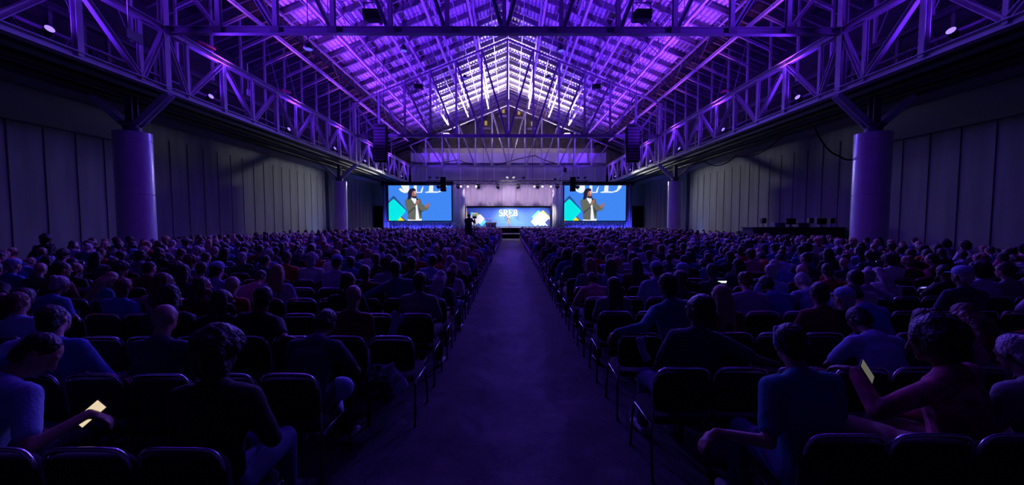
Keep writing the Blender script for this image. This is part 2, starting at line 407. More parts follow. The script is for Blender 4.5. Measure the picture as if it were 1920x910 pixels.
# uplights standing on the girders
LENS = emis('purple_lens', (0.2, 0.12, 1.0), 2.6)
ordn = ['first', 'second', 'third', 'fourth', 'fifth', 'sixth', 'seventh', 'eighth']
for sd in (-1, 1):
    for k, y in enumerate((12.75, 19.4, 26.1, 32.8, 39.5, 46.2, 52.6)):
        t = thing('uplight', 'purple glowing stage light on the %s girder, %s from the camera' % (SIDE[sd], ordn[k]), 'uplight', (XC + sd * 14.25, y, 7.75), 0, 'purple lights along the girders')
        MB().box((-sd * .12, 0, -0.19), (0.5, 0.2, 0.06)).build('base', BLACK, t)
        MB().bar((0, -.14, -0.16), (0, -.14, 0.2), 0.03, 0.05).bar((0, .14, -0.16), (0, .14, 0.2), 0.03, 0.05).build('yoke', BLACK, t)
        h = MB(); n = 16; ax = Vector((-sd * 0.8, -0.25, 0.45)).normalized(); c = Vector((0, 0, 0.2))
        h.tube([c - ax * 0.16, c - ax * .1, c + ax * 0.14], [0.08, 0.12, 0.13], 16); h.build('housing', BLACK, t, True)
        MB().tube([c + ax * 0.13, c + ax * 0.15], 0.12, 16).build('lens', LENS, t)
        spot((XC + sd * 13.6, y - 0.1, 8.3), (XC + sd * 5.0, y + 0.6, 19), P_UP, UPC, 112, 0.7, 0.12, 'uplight_beam')
        spot((XC + sd * 14.75, y, 8.1), (XC + sd * 14.3, y + .8, 10), P_UP * .05, UPC, 150, 0.7, 0.12, 'side_beam')
        spot((XC + sd * 12.9, y + 0.1, 8.3), (XC + sd * 13.1, y + 1.0, 15.5), P_UP * .12, PINK, 70, 0.9, 0.12, 'pink_beam')  # added pink accent spot without a fixture, brightens the eaves joists
# white floods at the stage end, aimed back up at the roof
LENSW = emis('white_lens', (1.0, 0.93, 0.85), 14)
for k, (px, pz, lab) in enumerate(((-8.6, 13.9, 'small white floodlight hung left of centre above the end wall'), (8.1, 13.9, 'small white floodlight hung right of centre above the end wall'))):
    t = thing('floodlight', lab, 'floodlight', (XC + px, 55.2, pz), 0, 'floodlights above the end wall')
    MB().box((0, 0, 0), (0.9, 0.35, 0.5)).build('housing', WHITEP, t, bevel=0.03)
    MB().box((0, 0, 0.26), (0.7, 0.28, 0.03)).build('lens', LENSW, t)
    MB().tube([(-.3, 0, 0.2), (-.3, 0, 1.5)], .02, 5).tube([(.3, 0, 0.2), (.3, 0, 1.5)], .02, 5).build('hanger', BLACK, t)
for px in (-7.1, -1.4, 1.4, 7.1):
    spot((XC + px, 57.6, 11.95), (XC + px * 0.8, 51.6, 20.5), P_WHITE, (1.0, 0.80, 0.95), 70, 0.5, 0.2, 'flood_beam')
spot((XC + 5.5, 58.5, 13.5), (XC + 3.5, 61.5, 19), 500, (1.0, 0.55, 0.2), 70, 0.7, 0.2, 'warm_beam')

# ------------------------------------------------------------------ blue house lights on the roof (light the audience)
HB = emis('blue_lens', (0.15, 0.12, 1.0), 0.9)
hs = [(757, 92, 24), (1052, 92, 24), (872, 145, 40), (1028, 145, 40), (578, 88, 19), (1370, 60, 19)]
hl = ['left of the ridge in the near bay', 'right of the ridge in the near bay', 'left of the ridge in the far bay', 'right of the ridge in the far bay', 'over the left seats by the nearest truss', 'over the right seats by the nearest truss']
for i, (px, py, Y) in enumerate(hs):
    p = at(px, py, Y)
    t = thing('house_light', 'blue glowing house light hung %s' % hl[i], 'house light', p, 0, 'house lights under the roof')
    MB().tube([(0, 0, .25), (0, 0, .1), (0, 0, -.1)], [.1, .2, .22], 14).build('housing', BLACK, t, True)
    MB().tube([(0, 0, -.09), (0, 0, -.12)], .18, 14).build('lens', HB, t)
    zt = roof_z(p.x - XC) - p.z
    MB().tube([(0, 0, .2), (0, 0, zt)], .02, 5).build('stem', BLACK, t)
for (x, y, z, ty, pw) in ((-8, 21, 9.6, 3, 3200), (8, 21, 9.6, 3, 3200), (-6, 36, 9.6, 17, 6200), (6, 36, 9.6, 17, 6200), (-6, 46, 8, 33, 3000), (6, 46, 8, 33, 3000)):
    spot((XC + x, y, z), (XC + x * 1.0, ty, 0.5), pw, (0.14, 0.075, 1.0), 84, 0.8, 0.2, 'house_beam')
spot((XC, 26, 15.5), (XC, 14, 0), 500, (0.15, 0.10, 1.0), 60, 0.9, 0.25, 'aisle_beam')
# added spots, no fixtures: deep blue wash on the camera side of steel
for (x, y, z, ty) in ((-7, -2, 6.5, 17), (7, -2, 6.5, 17), (-7, 18, 9.4, 36), (7, 18, 9.4, 36), (0, 38, 9.5, 56)):
    spot((XC + x, y, z), (XC + x * .7, ty, 14), 450, (0.045, 0.008, 1.0), 95, 0.9, 0.3, 'blue_wash')

# projectors / loudspeakers hung under the roof
for i, (px, py, Y, lab) in enumerate(((700, 30, 19, 'black box projector hung under the roof, upper one left of the ridge'), (1203, 30, 19, 'black box projector hung under the roof, upper one right of the ridge'),
                                      (785, 162, 40, 'black box projector hung left of the ridge beyond the middle truss'), (1118, 162, 40, 'black box projector hung right of the ridge beyond the middle truss'))):
    p = at(px, py, Y); t = thing('projector', lab, 'projector', p, 0, 'projectors under the roof')
    MB().box((0, 0, 0), (0.75, 0.8, 0.42), (0.2, 0, 0)).build('housing', BLACKM, t, bevel=0.03)
    MB().tube([(0.2, 0.35, -.05), (0.2, 0.5, -.08)], .1, 12).build('lens', BLACK, t)
    MB().bar((-.42, 0, -.3), (-.42, 0, .6), .05, .05).bar((.42, 0, -.3), (.42, 0, .6), .05, .05).bar((-.45, 0, .6), (.45, 0, .6), .05, .05).bar((0, 0, .6), (0, 0, roof_z(p.x - XC) - p.z), .04, .04).build('bracket', DSTEEL, t)

# boxes on the girder bay (exit sign like white boxes)
for i, (px, py, Y) in enumerate(((470, 176, 22.8), (252, 68, 14.2))):
    p = at(px, py, Y)
    t = tag(MB().box(p, (0.06, 0.6, 0.34)).bar(p + Vector((0, -.2, 0)), p + Vector((0, -.2, 1.6)), .03, .03).build('junction_box', [WHITEP, DSTEEL][i]), ['pale box hung behind the left girder beyond the nearest column', 'grey box hung behind the left girder nearest the camera'][i], 'box')
RED = mat('red_fixture', (0.45, 0.03, 0.12), 0.4)
for i, (px, py, Y) in enumerate(((400, 84, 19), (545, 170, 27), (1505, 95, 20), (1350, 170, 28))):
    p = at(px, py, Y); p.x += (-1 if p.x < 0 else 1) * 0.3
    t = thing('work_light', 'reddish metal lamp hanging in the dark %s side bay, %s' % ('left' if p.x < 0 else 'right', 'nearer one' if i % 2 == 0 else 'farther one'), 'lamp', p, 0, 'reddish lamps in the side bays')
    MB().tube([(0, -.45, -.1), (0, .45, 0)], .09, 10).build('reflector', RED, t, True)
    MB().bar((0, 0, -.05), (0, 0, .2), .04, .04).build('bracket', BLACK, t)
    MB().tube([(0, 0, .2), (0, 0, roof_z(p.x - XC) - p.z)], .012, 5).build('cord', BLACK, t)

# line arrays
for sd in (-1, 1):
    c = at(714 if sd < 0 else 1186, 236, 34.6)
    t = thing('line_array', 'tall black hanging loudspeaker array on the %s' % SIDE[sd], 'loudspeaker', c, 0, 'hanging loudspeaker arrays')
    z = 0; yb = 0
    MB().box((0, 0, 0.05), (1.0, 0.8, 0.1)).build('rigging_frame', BLACK, t)
    for k in range(11):
        a = -0.02 * k; z -= 0.27
        o = MB().box((0, 0, 0), (1.08, 0.6, 0.255), (a, 0, 0)); o = o.build('cabinet', BLACKM, t, bevel=0.015); o.location = (sd * -0.0 - sd * 0.02 * k * 0, -0.012 * k * k * 0.25, z)
        MB().box((0, -0.31, 0), (0.98, 0.03, 0.2), (a, 0, 0)).build('grille', BLACK, o)
    MB().tube([(-.3, 0, .1), (-.3, 0, 5.5)], .02, 5).tube([(.3, 0, .1), (.3, 0, 5.5)], .02, 5).build('hoist_chain', BLACK, t)

# ------------------------------------------------------------------ stage
def pleat(x0, x1, z0, z1, y, amp, wl, name, m, parent=None, seed=1):
    rnd = random.Random(seed); o = MB(); n = max(8, int(abs(x1 - x0) / wl * 10)); vs = []; ph = 0
    for i in range(n + 1):
        t = i / n; ph += 2 * PI / 10 * rnd.uniform(0.8, 1.2); xx = x0 + (x1 - x0) * t
        for z in (z0, (z0 + z1) / 2, z1):
            vs.append((xx, y + amp * math.sin(ph) * (1.0 if z < z1 else 0.8), z))
    fs = []
    for i in range(n):
        for j in (0, 1): fs.append((i * 3 + j, (i + 1) * 3 + j, (i + 1) * 3 + j + 1, i * 3 + j + 1))
    ob = o.add(vs, fs).build(name, m, parent, True)
    md = ob.modifiers.new('s', 'SOLIDIFY'); md.thickness = 0.01
    return ob
SF = 50.0; SZ = 1.25
sx0 = at(860, 425, SF).x; sx1 = at(1049, 425, SF).x
st = thing('stage', 'raised stage platform with white lit front edge at the hall end', 'stage', ((sx0 + sx1) / 2, SF, 0))
sw = sx1 - sx0
MB().box((0, 3, SZ - 0.06), (sw, 6, 0.12)).build('deck', mat('stage_deck', (0.35, 0.35, 0.38), 0.4), st)
MB().box((0, 0.02, SZ / 2 - .1), (sw, 0.05, SZ - 0.2)).build('fascia', mat('stage_fascia', (0.1, 0.09, 0.1), 0.8), st)
MB().box((0, -0.03, SZ - 0.04), (sw, 0.06, 0.12)).build('edge_strip', mat('edge_white', (0.8, 0.8, 0.75), 0.5), st)
# printed banner backdrop
def mapz(px, py, Y): p = at(px, py, Y); return p
YB = 54.6
a = mapz(876, 425, YB); c = mapz(1032, 389.5, YB)
bx0, bx1, bz0, bz1 = a.x, c.x, SZ + 0.1, c.z
BAN = mat('banner_blue', (0.04, 0.12, 0.55), 0.7)
ban = thing('stage_banner', 'wide blue backdrop banner with white SREB letters behind the stage', 'banner', ((bx0 + bx1) / 2, YB, bz0))
bw = bx1 - bx0; bh = bz1 - bz0
MB().box((0, 0.05, bh / 2), (bw, 0.1, bh)).build('panel', BAN, ban)
MB().box((0, 0.04, bh + 0.1), (bw + 0.1, 0.14, 0.22)).build('top_bar', BLACKM, ban)
WH = mat('letter_white', (0.9, 0.9, 0.9), 0.6)
def strip(m, pts, ws, y, d=0.02, mi=0):
    """thick flat stroke with a width for each point"""
    P = [Vector((p[0], p[1])) for p in pts]; Lf = []; Rt = []
    for i, p in enumerate(P):
        dd = (P[min(i + 1, len(P) - 1)] - P[max(i - 1, 0)]).normalized(); nn = Vector((-dd.y, dd.x)); w = ws[i] if isinstance(ws, (list, tuple)) else ws
        Lf.append(p + nn * w / 2); Rt.append(p - nn * w / 2)
    for i in range(len(P) - 1):
        q = [Lf[i], Lf[i + 1], Rt[i + 1], Rt[i]]; m.slab([(v.x, y, v.y) for v in q], (0, d, 0), mi)
def arc(cx, cz, rx, rz, a0, a1, n=14): return [(cx + rx * math.cos(math.radians(a0 + (a1 - a0) * i / n)), cz + rz * math.sin(math.radians(a0 + (a1 - a0) * i / n))) for i in range(n + 1)]
def letter(ch, m, ox, oz, h, y, mi=0):
    w = 0.62 * h; T = 0.17 * h; t = 0.07 * h
    def q(pts): return [(ox + px * h, oz + pz * h) for px, pz in pts]
    def R(x0, z0, x1, z1): m.slab([(ox + x0 * h, y, oz + z0 * h), (ox + x1 * h, y, oz + z0 * h), (ox + x1 * h, y, oz + z1 * h), (ox + x0 * h, y, oz + z1 * h)], (0, 0.02, 0), mi)
    if ch == 'S':
        pts = arc(0.3, 0.74, 0.2, 0.21, 25, 180, 10) + arc(0.3, 0.62, 0.2, 0.1, 180, 250, 4) + arc(0.32, 0.40, 0.2, 0.12, 80, 10, 4) + arc(0.3, 0.27, 0.23, 0.23, 0, -160, 10)
        n = len(pts); strip(m, q(pts), [h * (0.07 + 0.1 * math.sin(PI * i / (n - 1)) ** 2) for i in range(n)], y, mi=mi)
        R(0.47, 0.72, 0.5, 0.97); R(0.06, 0.03, 0.09, 0.3)
    if ch in 'REB':
        R(0.08, 0.0, 0.24, 1.0); R(0.0, 0, 0.32, 0.05); R(0.0, 0.95, 0.3, 1.0)
    if ch == 'R':
        strip(m, q([(0.2, 0.97)] + arc(0.34, 0.74, 0.2, 0.23, 90, -90) + [(0.2, 0.51)]), [h * 0.06] + [h * (0.06 + 0.11 * math.sin(PI * i / 14)) for i in range(15)] + [h * 0.06], y, mi=mi)
        strip(m, q([(0.36, 0.5), (0.50, 0.22), (0.60, 0.06), (0.70, 0.01)]), [h * .15, h * .15, h * .13, h * .05], y, mi=mi)
    if ch == 'E':
        R(0.2, 0.95, 0.6, 1.0); R(0.57, 0.78, 0.6, 1.0); R(0.2, 0.49, 0.46, 0.54); R(0.44, 0.4, 0.47, 0.63); R(0.2, 0, 0.62, 0.05)
        m.slab([(ox + .5 * h, y, oz), (ox + .65 * h, y, oz), (ox + .68 * h, y, oz + .25 * h), (ox + .65 * h, y, oz + .25 * h)], (0, .02, 0), mi)
    if ch == 'B':
        for c0, r0, rx in ((0.755, 0.22, 0.19), (0.265, 0.24, 0.23)):
            strip(m, q([(0.2, c0 + r0)] + arc(0.36, c0, rx, r0, 90, -90) + [(0.2, c0 - r0)]), [h * 0.055] + [h * (0.055 + 0.11 * math.sin(PI * i / 14)) for i in range(15)] + [h * 0.055], y, mi=mi)
lh = 0.90
lp = mapz(935.5, 405.5, YB - 0.1); lx = lp.x - ban.location.x; lz = lp.z - bz0
for ch, dx in (('S', 0), ('R', 0.68), ('E', 1.48), ('B', 2.22)):
    L_ = MB(); letter(ch, L_, lx + dx * lh * 0.98, lz, lh, -0.05); L_.build('letter', WH, ban)
def diamond(m, cx, cz, r, y, mi=0):
    pts = []
    for k in range(4):
        a0 = PI / 2 * k
        for j in (-1, 0, 1):
            aa = a0 + j * 0.12; rr = r * (0.93 if j == 0 else 0.90); pts.append((cx + rr * math.cos(aa), y, cz + rr * math.sin(aa)))
    m.slab(pts, (0, 0.02, 0), mi)
CY = mat('graphic_cyan', (0.1, 0.75, 0.75), 0.6); YE = mat('graphic_yellow', (0.85, 0.7, 0.1), 0.6); PW = mat('graphic_pale', (0.85, 0.85, 0.8), 0.6); NV = mat('graphic_navy', (0.02, 0.05, 0.25), 0.6)
def bpos(px, py): p = mapz(px, py, YB - 0.1); return p.x - ban.location.x, p.z - bz0
for (px, py, r, mt, yy) in ((889, 412, .75, PW, -.06), (893, 410, .7, YE, -.05), (900, 411, .55, PW, -.07), (903, 420, .5, CY, -.055), (885, 406, .5, CY, -.045), (890, 420, .7, PW, -.08),
                            (1010, 407, .75, CY, -.05), (1018, 408, .8, YE, -.045), (1013, 415, .8, PW, -.07), (1019, 414, .75, PW, -.08), (1026, 421, .5, PW, -.055), (1029, 422, .42, NV, -.09), (1004, 420, .5, PW, -.065)):
    m = MB(); cx, cz = bpos(px, py); r2 = r * 1.3; diamond(m, cx, max(cz, r2), r2, yy); m.build('diamond_graphic', mt, ban)
# curtain above and behind the banner
GREY = mat('drape_grey', (0.42, 0.38, 0.42), 0.85); GREYL = mat('drape_light', (0.5, 0.46, 0.5), 0.85); BLUED = mat('drape_navy', (0.28, 0.28, 0.5), 0.85)
cx0 = at(851, 400, 55.6).x; cx1 = at(1053, 400, 55.6).x; ctop = at(950, 344, 55.6).z
tag(pleat(cx0, cx1, 0, ctop, 55.6, 0.10, 0.55, 'backdrop_curtain', GREY, seed=3), 'wide pale pleated curtain with streaked light above the blue banner', 'curtain')
for i, (pa, pb) in enumerate(((848, 872), (1036, 1059))):
    tag(pleat(at(pa, 400, 52.5).x, at(pb, 400, 52.5).x, 0, at(950, 344, 52.5).z, 52.5, 0.13, 0.6, 'side_curtain', GREYL, seed=5 + i), 'narrow grey pleated curtain beside the %s screen' % SIDE[-1 if i == 0 else 1], 'curtain', 'narrow curtains flanking the stage')
# screens
YS = 49.0
SCB = [emis('screen_blue_pic', (0.045, 0.22, 0.80), 1.1), emis('screen_shadow', (0.02, 0.08, 0.32), 1.0), emis('screen_cyan', (0.0, 0.80, 0.78), 1.0), emis('screen_yellow', (0.85, 0.75, 0.02), 1.0),
       emis('screen_white', (0.85, 0.92, 1.0), 1.0), emis('screen_hair', (0.015, 0.01, 0.03), 1.0), emis('screen_skin', (0.38, 0.16, 0.11), 1.0), emis('screen_jacket', (0.13, 0.14, 0.10), 1.0),
       emis('screen_jacket_dark', (0.05, 0.06, 0.05), 1.0), emis('screen_skin_light', (0.75, 0.5, 0.4), 1.0), emis('screen_black', (0.01, 0.01, 0.015), 1.0)]
PIC = [
 (1, [(155, 385), (228, 308), (250, 320), (420, 520), (420, 545), (300, 600), (155, 500)]),
 (2, [(155, 425), (222, 362), (240, 362), (412, 530), (412, 552), (300, 672), (285, 690), (180, 690), (155, 668)]),
 (3, [(155, 668), (180, 690), (155, 690)]), (3, [(335, 632), (390, 690), (283, 690)]), (1, [(335, 632), (350, 622), (410, 690), (390, 690)]),
 (4, [(310, 205), (345, 190), (385, 230), (440, 262), (395, 268), (345, 245)]), (4, [(345, 152), (470, 152), (470, 245), (440, 262), (385, 230)]),
 (4, [(560, 250), (640, 250), (655, 200), (690, 152), (665, 262), (560, 265)]), (4, [(540, 152), (585, 152), (585, 262), (540, 262)]),
 (4, [(712, 250), (765, 240), (775, 152), (835, 152), (830, 240), (900, 245), (960, 220), (985, 152), (1040, 152), (1020, 200), (970, 245), (890, 263), (712, 263)]),
 (8, [(400, 385), (440, 352), (500, 345), (585, 345), (635, 360), (655, 425), (655, 690), (445, 690), (448, 590), (405, 430)]),
 (4, [(492, 350), (525, 342), (575, 352), (590, 420), (605, 560), (622, 690), (560, 690), (566, 500), (540, 420)]),
 (7, [(402, 385), (440, 355), (490, 352), (545, 430), (568, 500), (560, 690), (446, 690), (450, 590), (408, 430)]),
 (7, [(582, 348), (630, 362), (650, 420), (700, 468), (740, 470), (765, 482), (748, 525), (700, 540), (650, 532), (655, 680), (622, 680), (604, 560), (588, 450)]),
 (8, [(448, 555), (560, 470), (565, 490), (480, 560), (450, 592)]), (8, [(600, 480), (650, 535), (700, 545), (650, 555), (640, 640)]),
 (7, [(425, 500), (470, 540), (575, 455), (560, 425), (480, 470)]),
 (6, [(512, 240), (545, 220), (572, 240), (580, 285), (582, 310), (572, 330), (545, 348), (520, 345), (498, 320), (498, 275)]),
 (9, [(540, 232), (562, 238), (572, 270), (560, 290), (548, 270)]),
 (10, [(515, 305), (545, 322), (582, 312), (584, 335), (560, 350), (530, 345), (512, 330)]),
 (5, [(448, 260), (470, 215), (510, 192), (550, 196), (574, 222), (560, 236), (528, 238), (512, 262), (508, 320), (492, 352), (462, 366), (440, 360), (452, 310)]),
 (6, [(558, 430), (578, 378), (608, 362), (622, 385), (612, 410), (585, 440), (570, 452)]),
 (10, [(572, 352), (592, 345), (600, 372), (582, 384)]),
 (6, [(705, 475), (722, 440), (735, 445), (752, 408), (762, 432), (780, 426), (768, 462), (748, 490), (712, 494)]),
 (4, [(440, 672), (560, 678), (560, 690), (440, 690)]), (4, [(600, 665), (655, 660), (655, 690), (600, 690)]),
]
for i, (xa, xb) in enumerate(((729, 846), (1058, 1174))):
    pa = at(xa, 414, YS); pb = at(xb, 348, YS); w = pb.x - pa.x; h = pb.z - pa.z
    t = thing('projection_screen', 'large blue video screen %s of the stage showing a speaker in an olive jacket' % SIDE[-1 if i == 0 else 1], 'screen', ((pa.x + pb.x) / 2, YS, pa.z), 0, 'video screens flanking the stage')
    def uv(x, y): return ((x - 155) / 950 - 0.5) * w, (690 - y) / 538 * h
    MB().box((0, 0.06, h / 2), (w, 0.04, h)).build('picture', SCB[0], t)
    g = MB()
    for n_, (mi, pts) in enumerate(PIC):
        q = []
        for (x, y) in pts:
            u, v = uv(x, y); q.append((min(max(u, -w / 2), w / 2), 0.03 - n_ * 0.0015, min(max(v, 0), h)))
        g.poly(q, mi)
    o = g.build('projected_picture', SCB, t)
    f = MB(); f.box((0, 0.05, h + 0.06), (w + 0.3, 0.14, 0.12)).box((0, 0.05, -0.06), (w + 0.3, 0.14, 0.12)).box((-w / 2 - .09, 0.05, h / 2), (0.14, 0.14, h)).box((w / 2 + .09, 0.05, h / 2), (0.14, 0.14, h))
    f.build('frame', BLACK, t)
    # masking: black top, navy drapes outside and below
    s2 = -1 if i == 0 else 1
    xo = at(718 if i == 0 else 1185, 400, YS + 0.4).x; xi = pb.x if i == 0 else pa.x; xe = pa.x if i == 0 else pb.x
    tag(pleat(min(xo, xe), max(xo, xe), 0, pb.z + 0.3, YS + 0.45, 0.12, 0.35, 'masking_drape', BLUED, seed=11 + i), 'narrow navy drape on the outer edge of the %s screen' % SIDE[s2], 'drape', 'drapes at the outer screen edges')
    tag(pleat(pa.x - 0.1, pb.x + 0.1, 0, pa.z, YS + 0.45, 0.12, 0.4, 'screen_skirt', BLUED, seed=21 + i), 'blue lit pleated skirt hanging under the %s screen' % SIDE[s2], 'drape', 'skirts under the screens')
    tag(MB().box(((xo + xi) / 2, YS + 0.5, pb.z + 0.27), (abs(xo - xi) + 0.4, 0.12, 0.5)).build('masking_valance', BLACKM), 'black valance across the top of the %s screen' % SIDE[s2], 'valance', 'valances over the screens')
    for k in range(5):
        xx = pa.x + (k + 0.5) / 5 * w
        tt = thing('floor_light', 'small blue floor light under the %s screen, %s from the stage' % (SIDE[s2], ordn[4 - k if i == 0 else k]), 'floor light', (xx, YS - 0.25, 0), 0, 'blue floor lights under the screens')
        MB().box((0, 0, 0.1), (0.3, 0.25, 0.2)).build('housing', BLACK, tt)
        MB().box((0, 0.02, 0.21), (0.24, 0.18, 0.02)).build('lens', HB, tt)
        spot((xx, YS - 0.2, 0.25), (xx, YS + 0.5, 2.2), 450, (0.10, 0.10, 1.0), 120, 0.8, 0.06, 'blue_wash')
    spot((xo + s2 * -0.3, YS - 0.25, 0.3), (xo, YS + 0.5, 4.2), 160, (0.10, 0.10, 1.0), 80, 0.8, 0.06, 'blue_wash')

# rigging truss over the stage
YT = 47.4
tx0 = at(800, 342, YT); tx1 = at(1105, 342, YT); zc = tx0.z
t = thing('lighting_truss', 'long black lighting truss hung across the front of the stage', 'truss', ((tx0.x + tx1.x) / 2, YT, zc))
hw = (tx1.x - tx0.x) / 2; ch = MB()
for dy in (-.2, .2):
    for dz in (-.2, .2): ch.tube([(-hw, dy, dz), (hw, dy, dz)], 0.03, 6)
ch.build('chords', BLACK, t)
la = MB(); x = -hw; k = 0
while x < hw - 0.4:
    for dy in (-.2, .2): la.tube([(x, dy, -.2 if k % 2 else .2), (x + .5, dy, .2 if k % 2 else -.2)], 0.02, 4)
    la.tube([(x, -.2, .2), (x, .2, .2)], .02, 4); x += 0.5; k += 1
la.build('lattice', BLACK, t)
hc = MB()
for x in (-hw * .8, -hw * .3, hw * .3, hw * .8): hc.tube([(x, 0, .2), (x, 0, 9)], 0.02, 5)
hc.build('hoist_chains', BLACK, t)
for i, px in enumerate((859, 897, 934, 971, 1008, 1045, 822, 1083)):
    p = at(px, 349, YT)
    t = thing('moving_head', 'black moving head light under the stage truss, %s along it' % ['first over the stage', 'second over the stage', 'third over the stage', 'fourth over the stage', 'fifth over the stage', 'sixth over the stage', 'before the left screen', 'before the right screen'][i], 'stage light', (p.x, YT, zc - 0.16), 0, 'moving heads on the truss')
    MB().box((0, 0, -0.08), (0.34, 0.3, 0.14)).build('base', BLACK, t, bevel=0.02)
    MB().box((-.2, 0, -.32), (.06, .16, .4)).box((.2, 0, -.32), (.06, .16, .4)).box((0, 0, -.15), (.44, .16, .05)).build('yoke', BLACK, t)
    MB().tube([(0, -.18, -.32), (0, -.1, -.36), (0, .18, -.52)], [.1, .17, .16], 12).build('head', BLACK, t, True)
for i, px in enumerate((864.5, 877.5, 893, 1002, 1017, 1033)):
    p = at(px, 350, YT)
    t = thing('par_light', 'small bright white lamp on the stage truss, %s from the left' % ordn[i], 'stage light', (p.x, YT - 0.1, p.z), 0, 'white lamps on the truss')
    MB().tube([(0, .25, .12), (0, 0, 0)], [.08, .105], 12).build('can', BLACK, t, True)
    MB().tube([(0, 0, 0), (0, -.02, -.01)], .09, 14).build('lens', LENSW, t)
    MB().tube([(0, .12, .08), (0, .12, zc - p.z)], .015, 5).build('clamp', BLACK, t)
for i, px in enumerate((831, 1074)):
    p = at(px, 332, YT - 0.6)
    t = thing('fill_speaker', 'small black speaker stack hung at the %s end of the stage truss' % SIDE[-1 if i == 0 else 1], 'loudspeaker', p, 0, 'fill speakers on the truss')
    for k in range(5): MB().box((0, -.01 * k, -.18 - .34 * k), (.62, .5, .32)).build('cabinet', BLACKM, t, bevel=.02)
    MB().tube([(0, 0, 0), (0, .6, zc - p.z + 0.2)], .03, 6).build('bracket', BLACK, t)
# tilted boom with a follow light on the truss
p = at(1043, 337, YT); q = at(1058, 321, YT)
t = thing('tilted_boom', 'metal boom arm tilted upward from the stage truss, right half', 'boom', p)
MB().bar((0, 0, 0), q - p, .1, .06).bar(Vector((.1, 0, -.06)), q - p + Vector((.1, 0, -.06)), .05, .05).build('arm', WHITEP, t)
MB().box(q - p + Vector((.1, 0, .1)), (.35, .35, .5)).tube([q - p, q - p + Vector((0, 0, .7))], .05, 8).build('fixture', BLACK, t)
MB().box((-.15, 0, 0), (.3, .3, .3)).build('mount', BLACK, t)
# small black lamps standing on the truss
for i, px in enumerate((806, 820, 951, 963, 982, 1084, 1097)):
    p = at(px, 336, YT); zz = zc + .2
    t = thing('top_light', 'small black lamp clamped on top of the stage truss, %s from the left' % ordn[i], 'stage light', (p.x, YT, zz), 0, 'lamps on top of the truss')
    MB().tube([(0, 0, 0), (0, 0, .25)], .03, 6).build('clamp', BLACK, t)
    MB().box((0, 0, .35), (.32, .25, .2), (0, .3 * (i % 3 - 1), 0)).build('head', BLACK, t, bevel=.02)
# cable swags above
def swag(pts, r, name, lab):
    P = []
    for (a, b, sag) in pts:
        A = Vector(a); B = Vector(b)
        for i in range(13):
            t_ = i / 12; q = A.lerp(B, t_); q.z -= sag * 4 * t_ * (1 - t_); P.append(q)
    tag(MB().tube(P, r, 6).build(name, BLACKM), lab, 'cable')
YW = 56.4
g = lambda x, y: at(x, y, YW)
swag([(g(769, 303), g(858, 300), 0.35), (g(858, 300), g(945, 306), .6), (g(945, 306), g(1003, 292), -.1), (g(1003, 292), g(1075, 312), .3), (g(1075, 312), g(1137, 309), .2)], 0.05, 'hanging_cable', 'black cable looping across the wall above the stage')
for i, (a_, b_) in enumerate((((858, 285), (858, 300)), ((1003, 255), (1003, 292)))):
    tag(MB().tube([g(*a_) + Vector((0, 0, .9)), g(*b_)], .025, 5).build('hanging_rope', BLACKM), ['short black rope holding the looped cable, left one', 'long black rope holding the looped cable, right one'][i], 'rope')
h = lambda x, y, Y=18.0: at(x, y, Y)
swag([(at(1527, 238, 17.6), at(1572, 292, 17.2), .25), (at(1572, 292, 17.2), at(1606, 297, 17.0), .12)], 0.035, 'hanging_cable', 'black cable drooping beside the right near column')
swag([(at(1320, 302, 30), at(1380, 292, 27), .5), (at(1380, 292, 27), at(1470, 252, 22), .5)], 0.03, 'hanging_cable', 'thin black cable hanging in loops under the right girder')

# furniture and gear on the stage
def gp(px, Y, z): return Vector((at(px, 420, Y).x, Y, z))
t = thing('stage_table', 'dark draped table with slanted sides on the stage, left of centre', 'table', gp(920.5, 51.5, SZ))
m = MB(); m.slab([(-.62, 0, 0), (.62, 0, 0), (.74, 0, .66), (-.74, 0, .66)], (0, .6, 0)); m.build('skirt', mat('table_dark', (.06, .06, .07), .8), t)
MB().box((0, .3, .69), (1.56, .68, .05)).build('tabletop', WHITEP, t)
t = thing('lectern', 'slim clear lectern standing before the dark stage table', 'lectern', gp(917, 50.8, SZ))
MB().bar((-.14, 0, 0), (-.14, 0, 1.05), .08, .05).bar((.14, 0, 0), (.14, 0, 1.05), .08, .05).build('leg', WHITEP, t)
MB().box((0, 0, 1.08), (.5, .4, .04), (.3, 0, 0)).build('top', WHITEP, t)
MB().box((0, 0, .02), (.5, .4, .04)).build('base', WHITEP, t)
t = thing('flag', 'furled pale flag on a pole at the left of the stage', 'flag', gp(875, 53.6, SZ))
MB().tube([(0, 0, 0), (0, 0, 2.75)], .03, 8).build('pole', mat('brass', (.6, .45, .15), .3, .8), t)
MB().tube([(0, 0, .7), (.03, 0, 1.2), (0, 0, 2.0), (0, 0, 2.6)], [.17, .15, .1, .04], 10).build('flag_cloth', mat('flag_cloth', (.8, .65, .4), .8), t, True)
MB().tube([(0, 0, 2.75), (0, 0, 2.9)], [.05, .01], 8).build('finial', mat('brass', (.6, .45, .15)), t)
for i, px in enumerate((948, 965)):
    p = gp(px, 49.0, 0)
    t = thing('stage_monitor', 'black confidence monitor before the stage, %s one' % ['left', 'right'][i], 'monitor', p, 0, 'monitors before the stage')
    MB().box((0, 0, .95), (1.05, .12, .58)).build('cabinet', BLACKM, t, bevel=.02)
    MB().box((0, .07, .95), (.98, .02, .5)).build('screen', BLACK, t)
    MB().bar((-.3, 0, 0), (-.3, 0, .7), .06, .06).bar((.3, 0, 0), (.3, 0, .7), .06, .06).build('stand', BLACK, t)
p = gp(956, 47.2, 0)
t = thing('equipment_riser', 'low black box with pale top edge on the aisle before the stage', 'box', p)
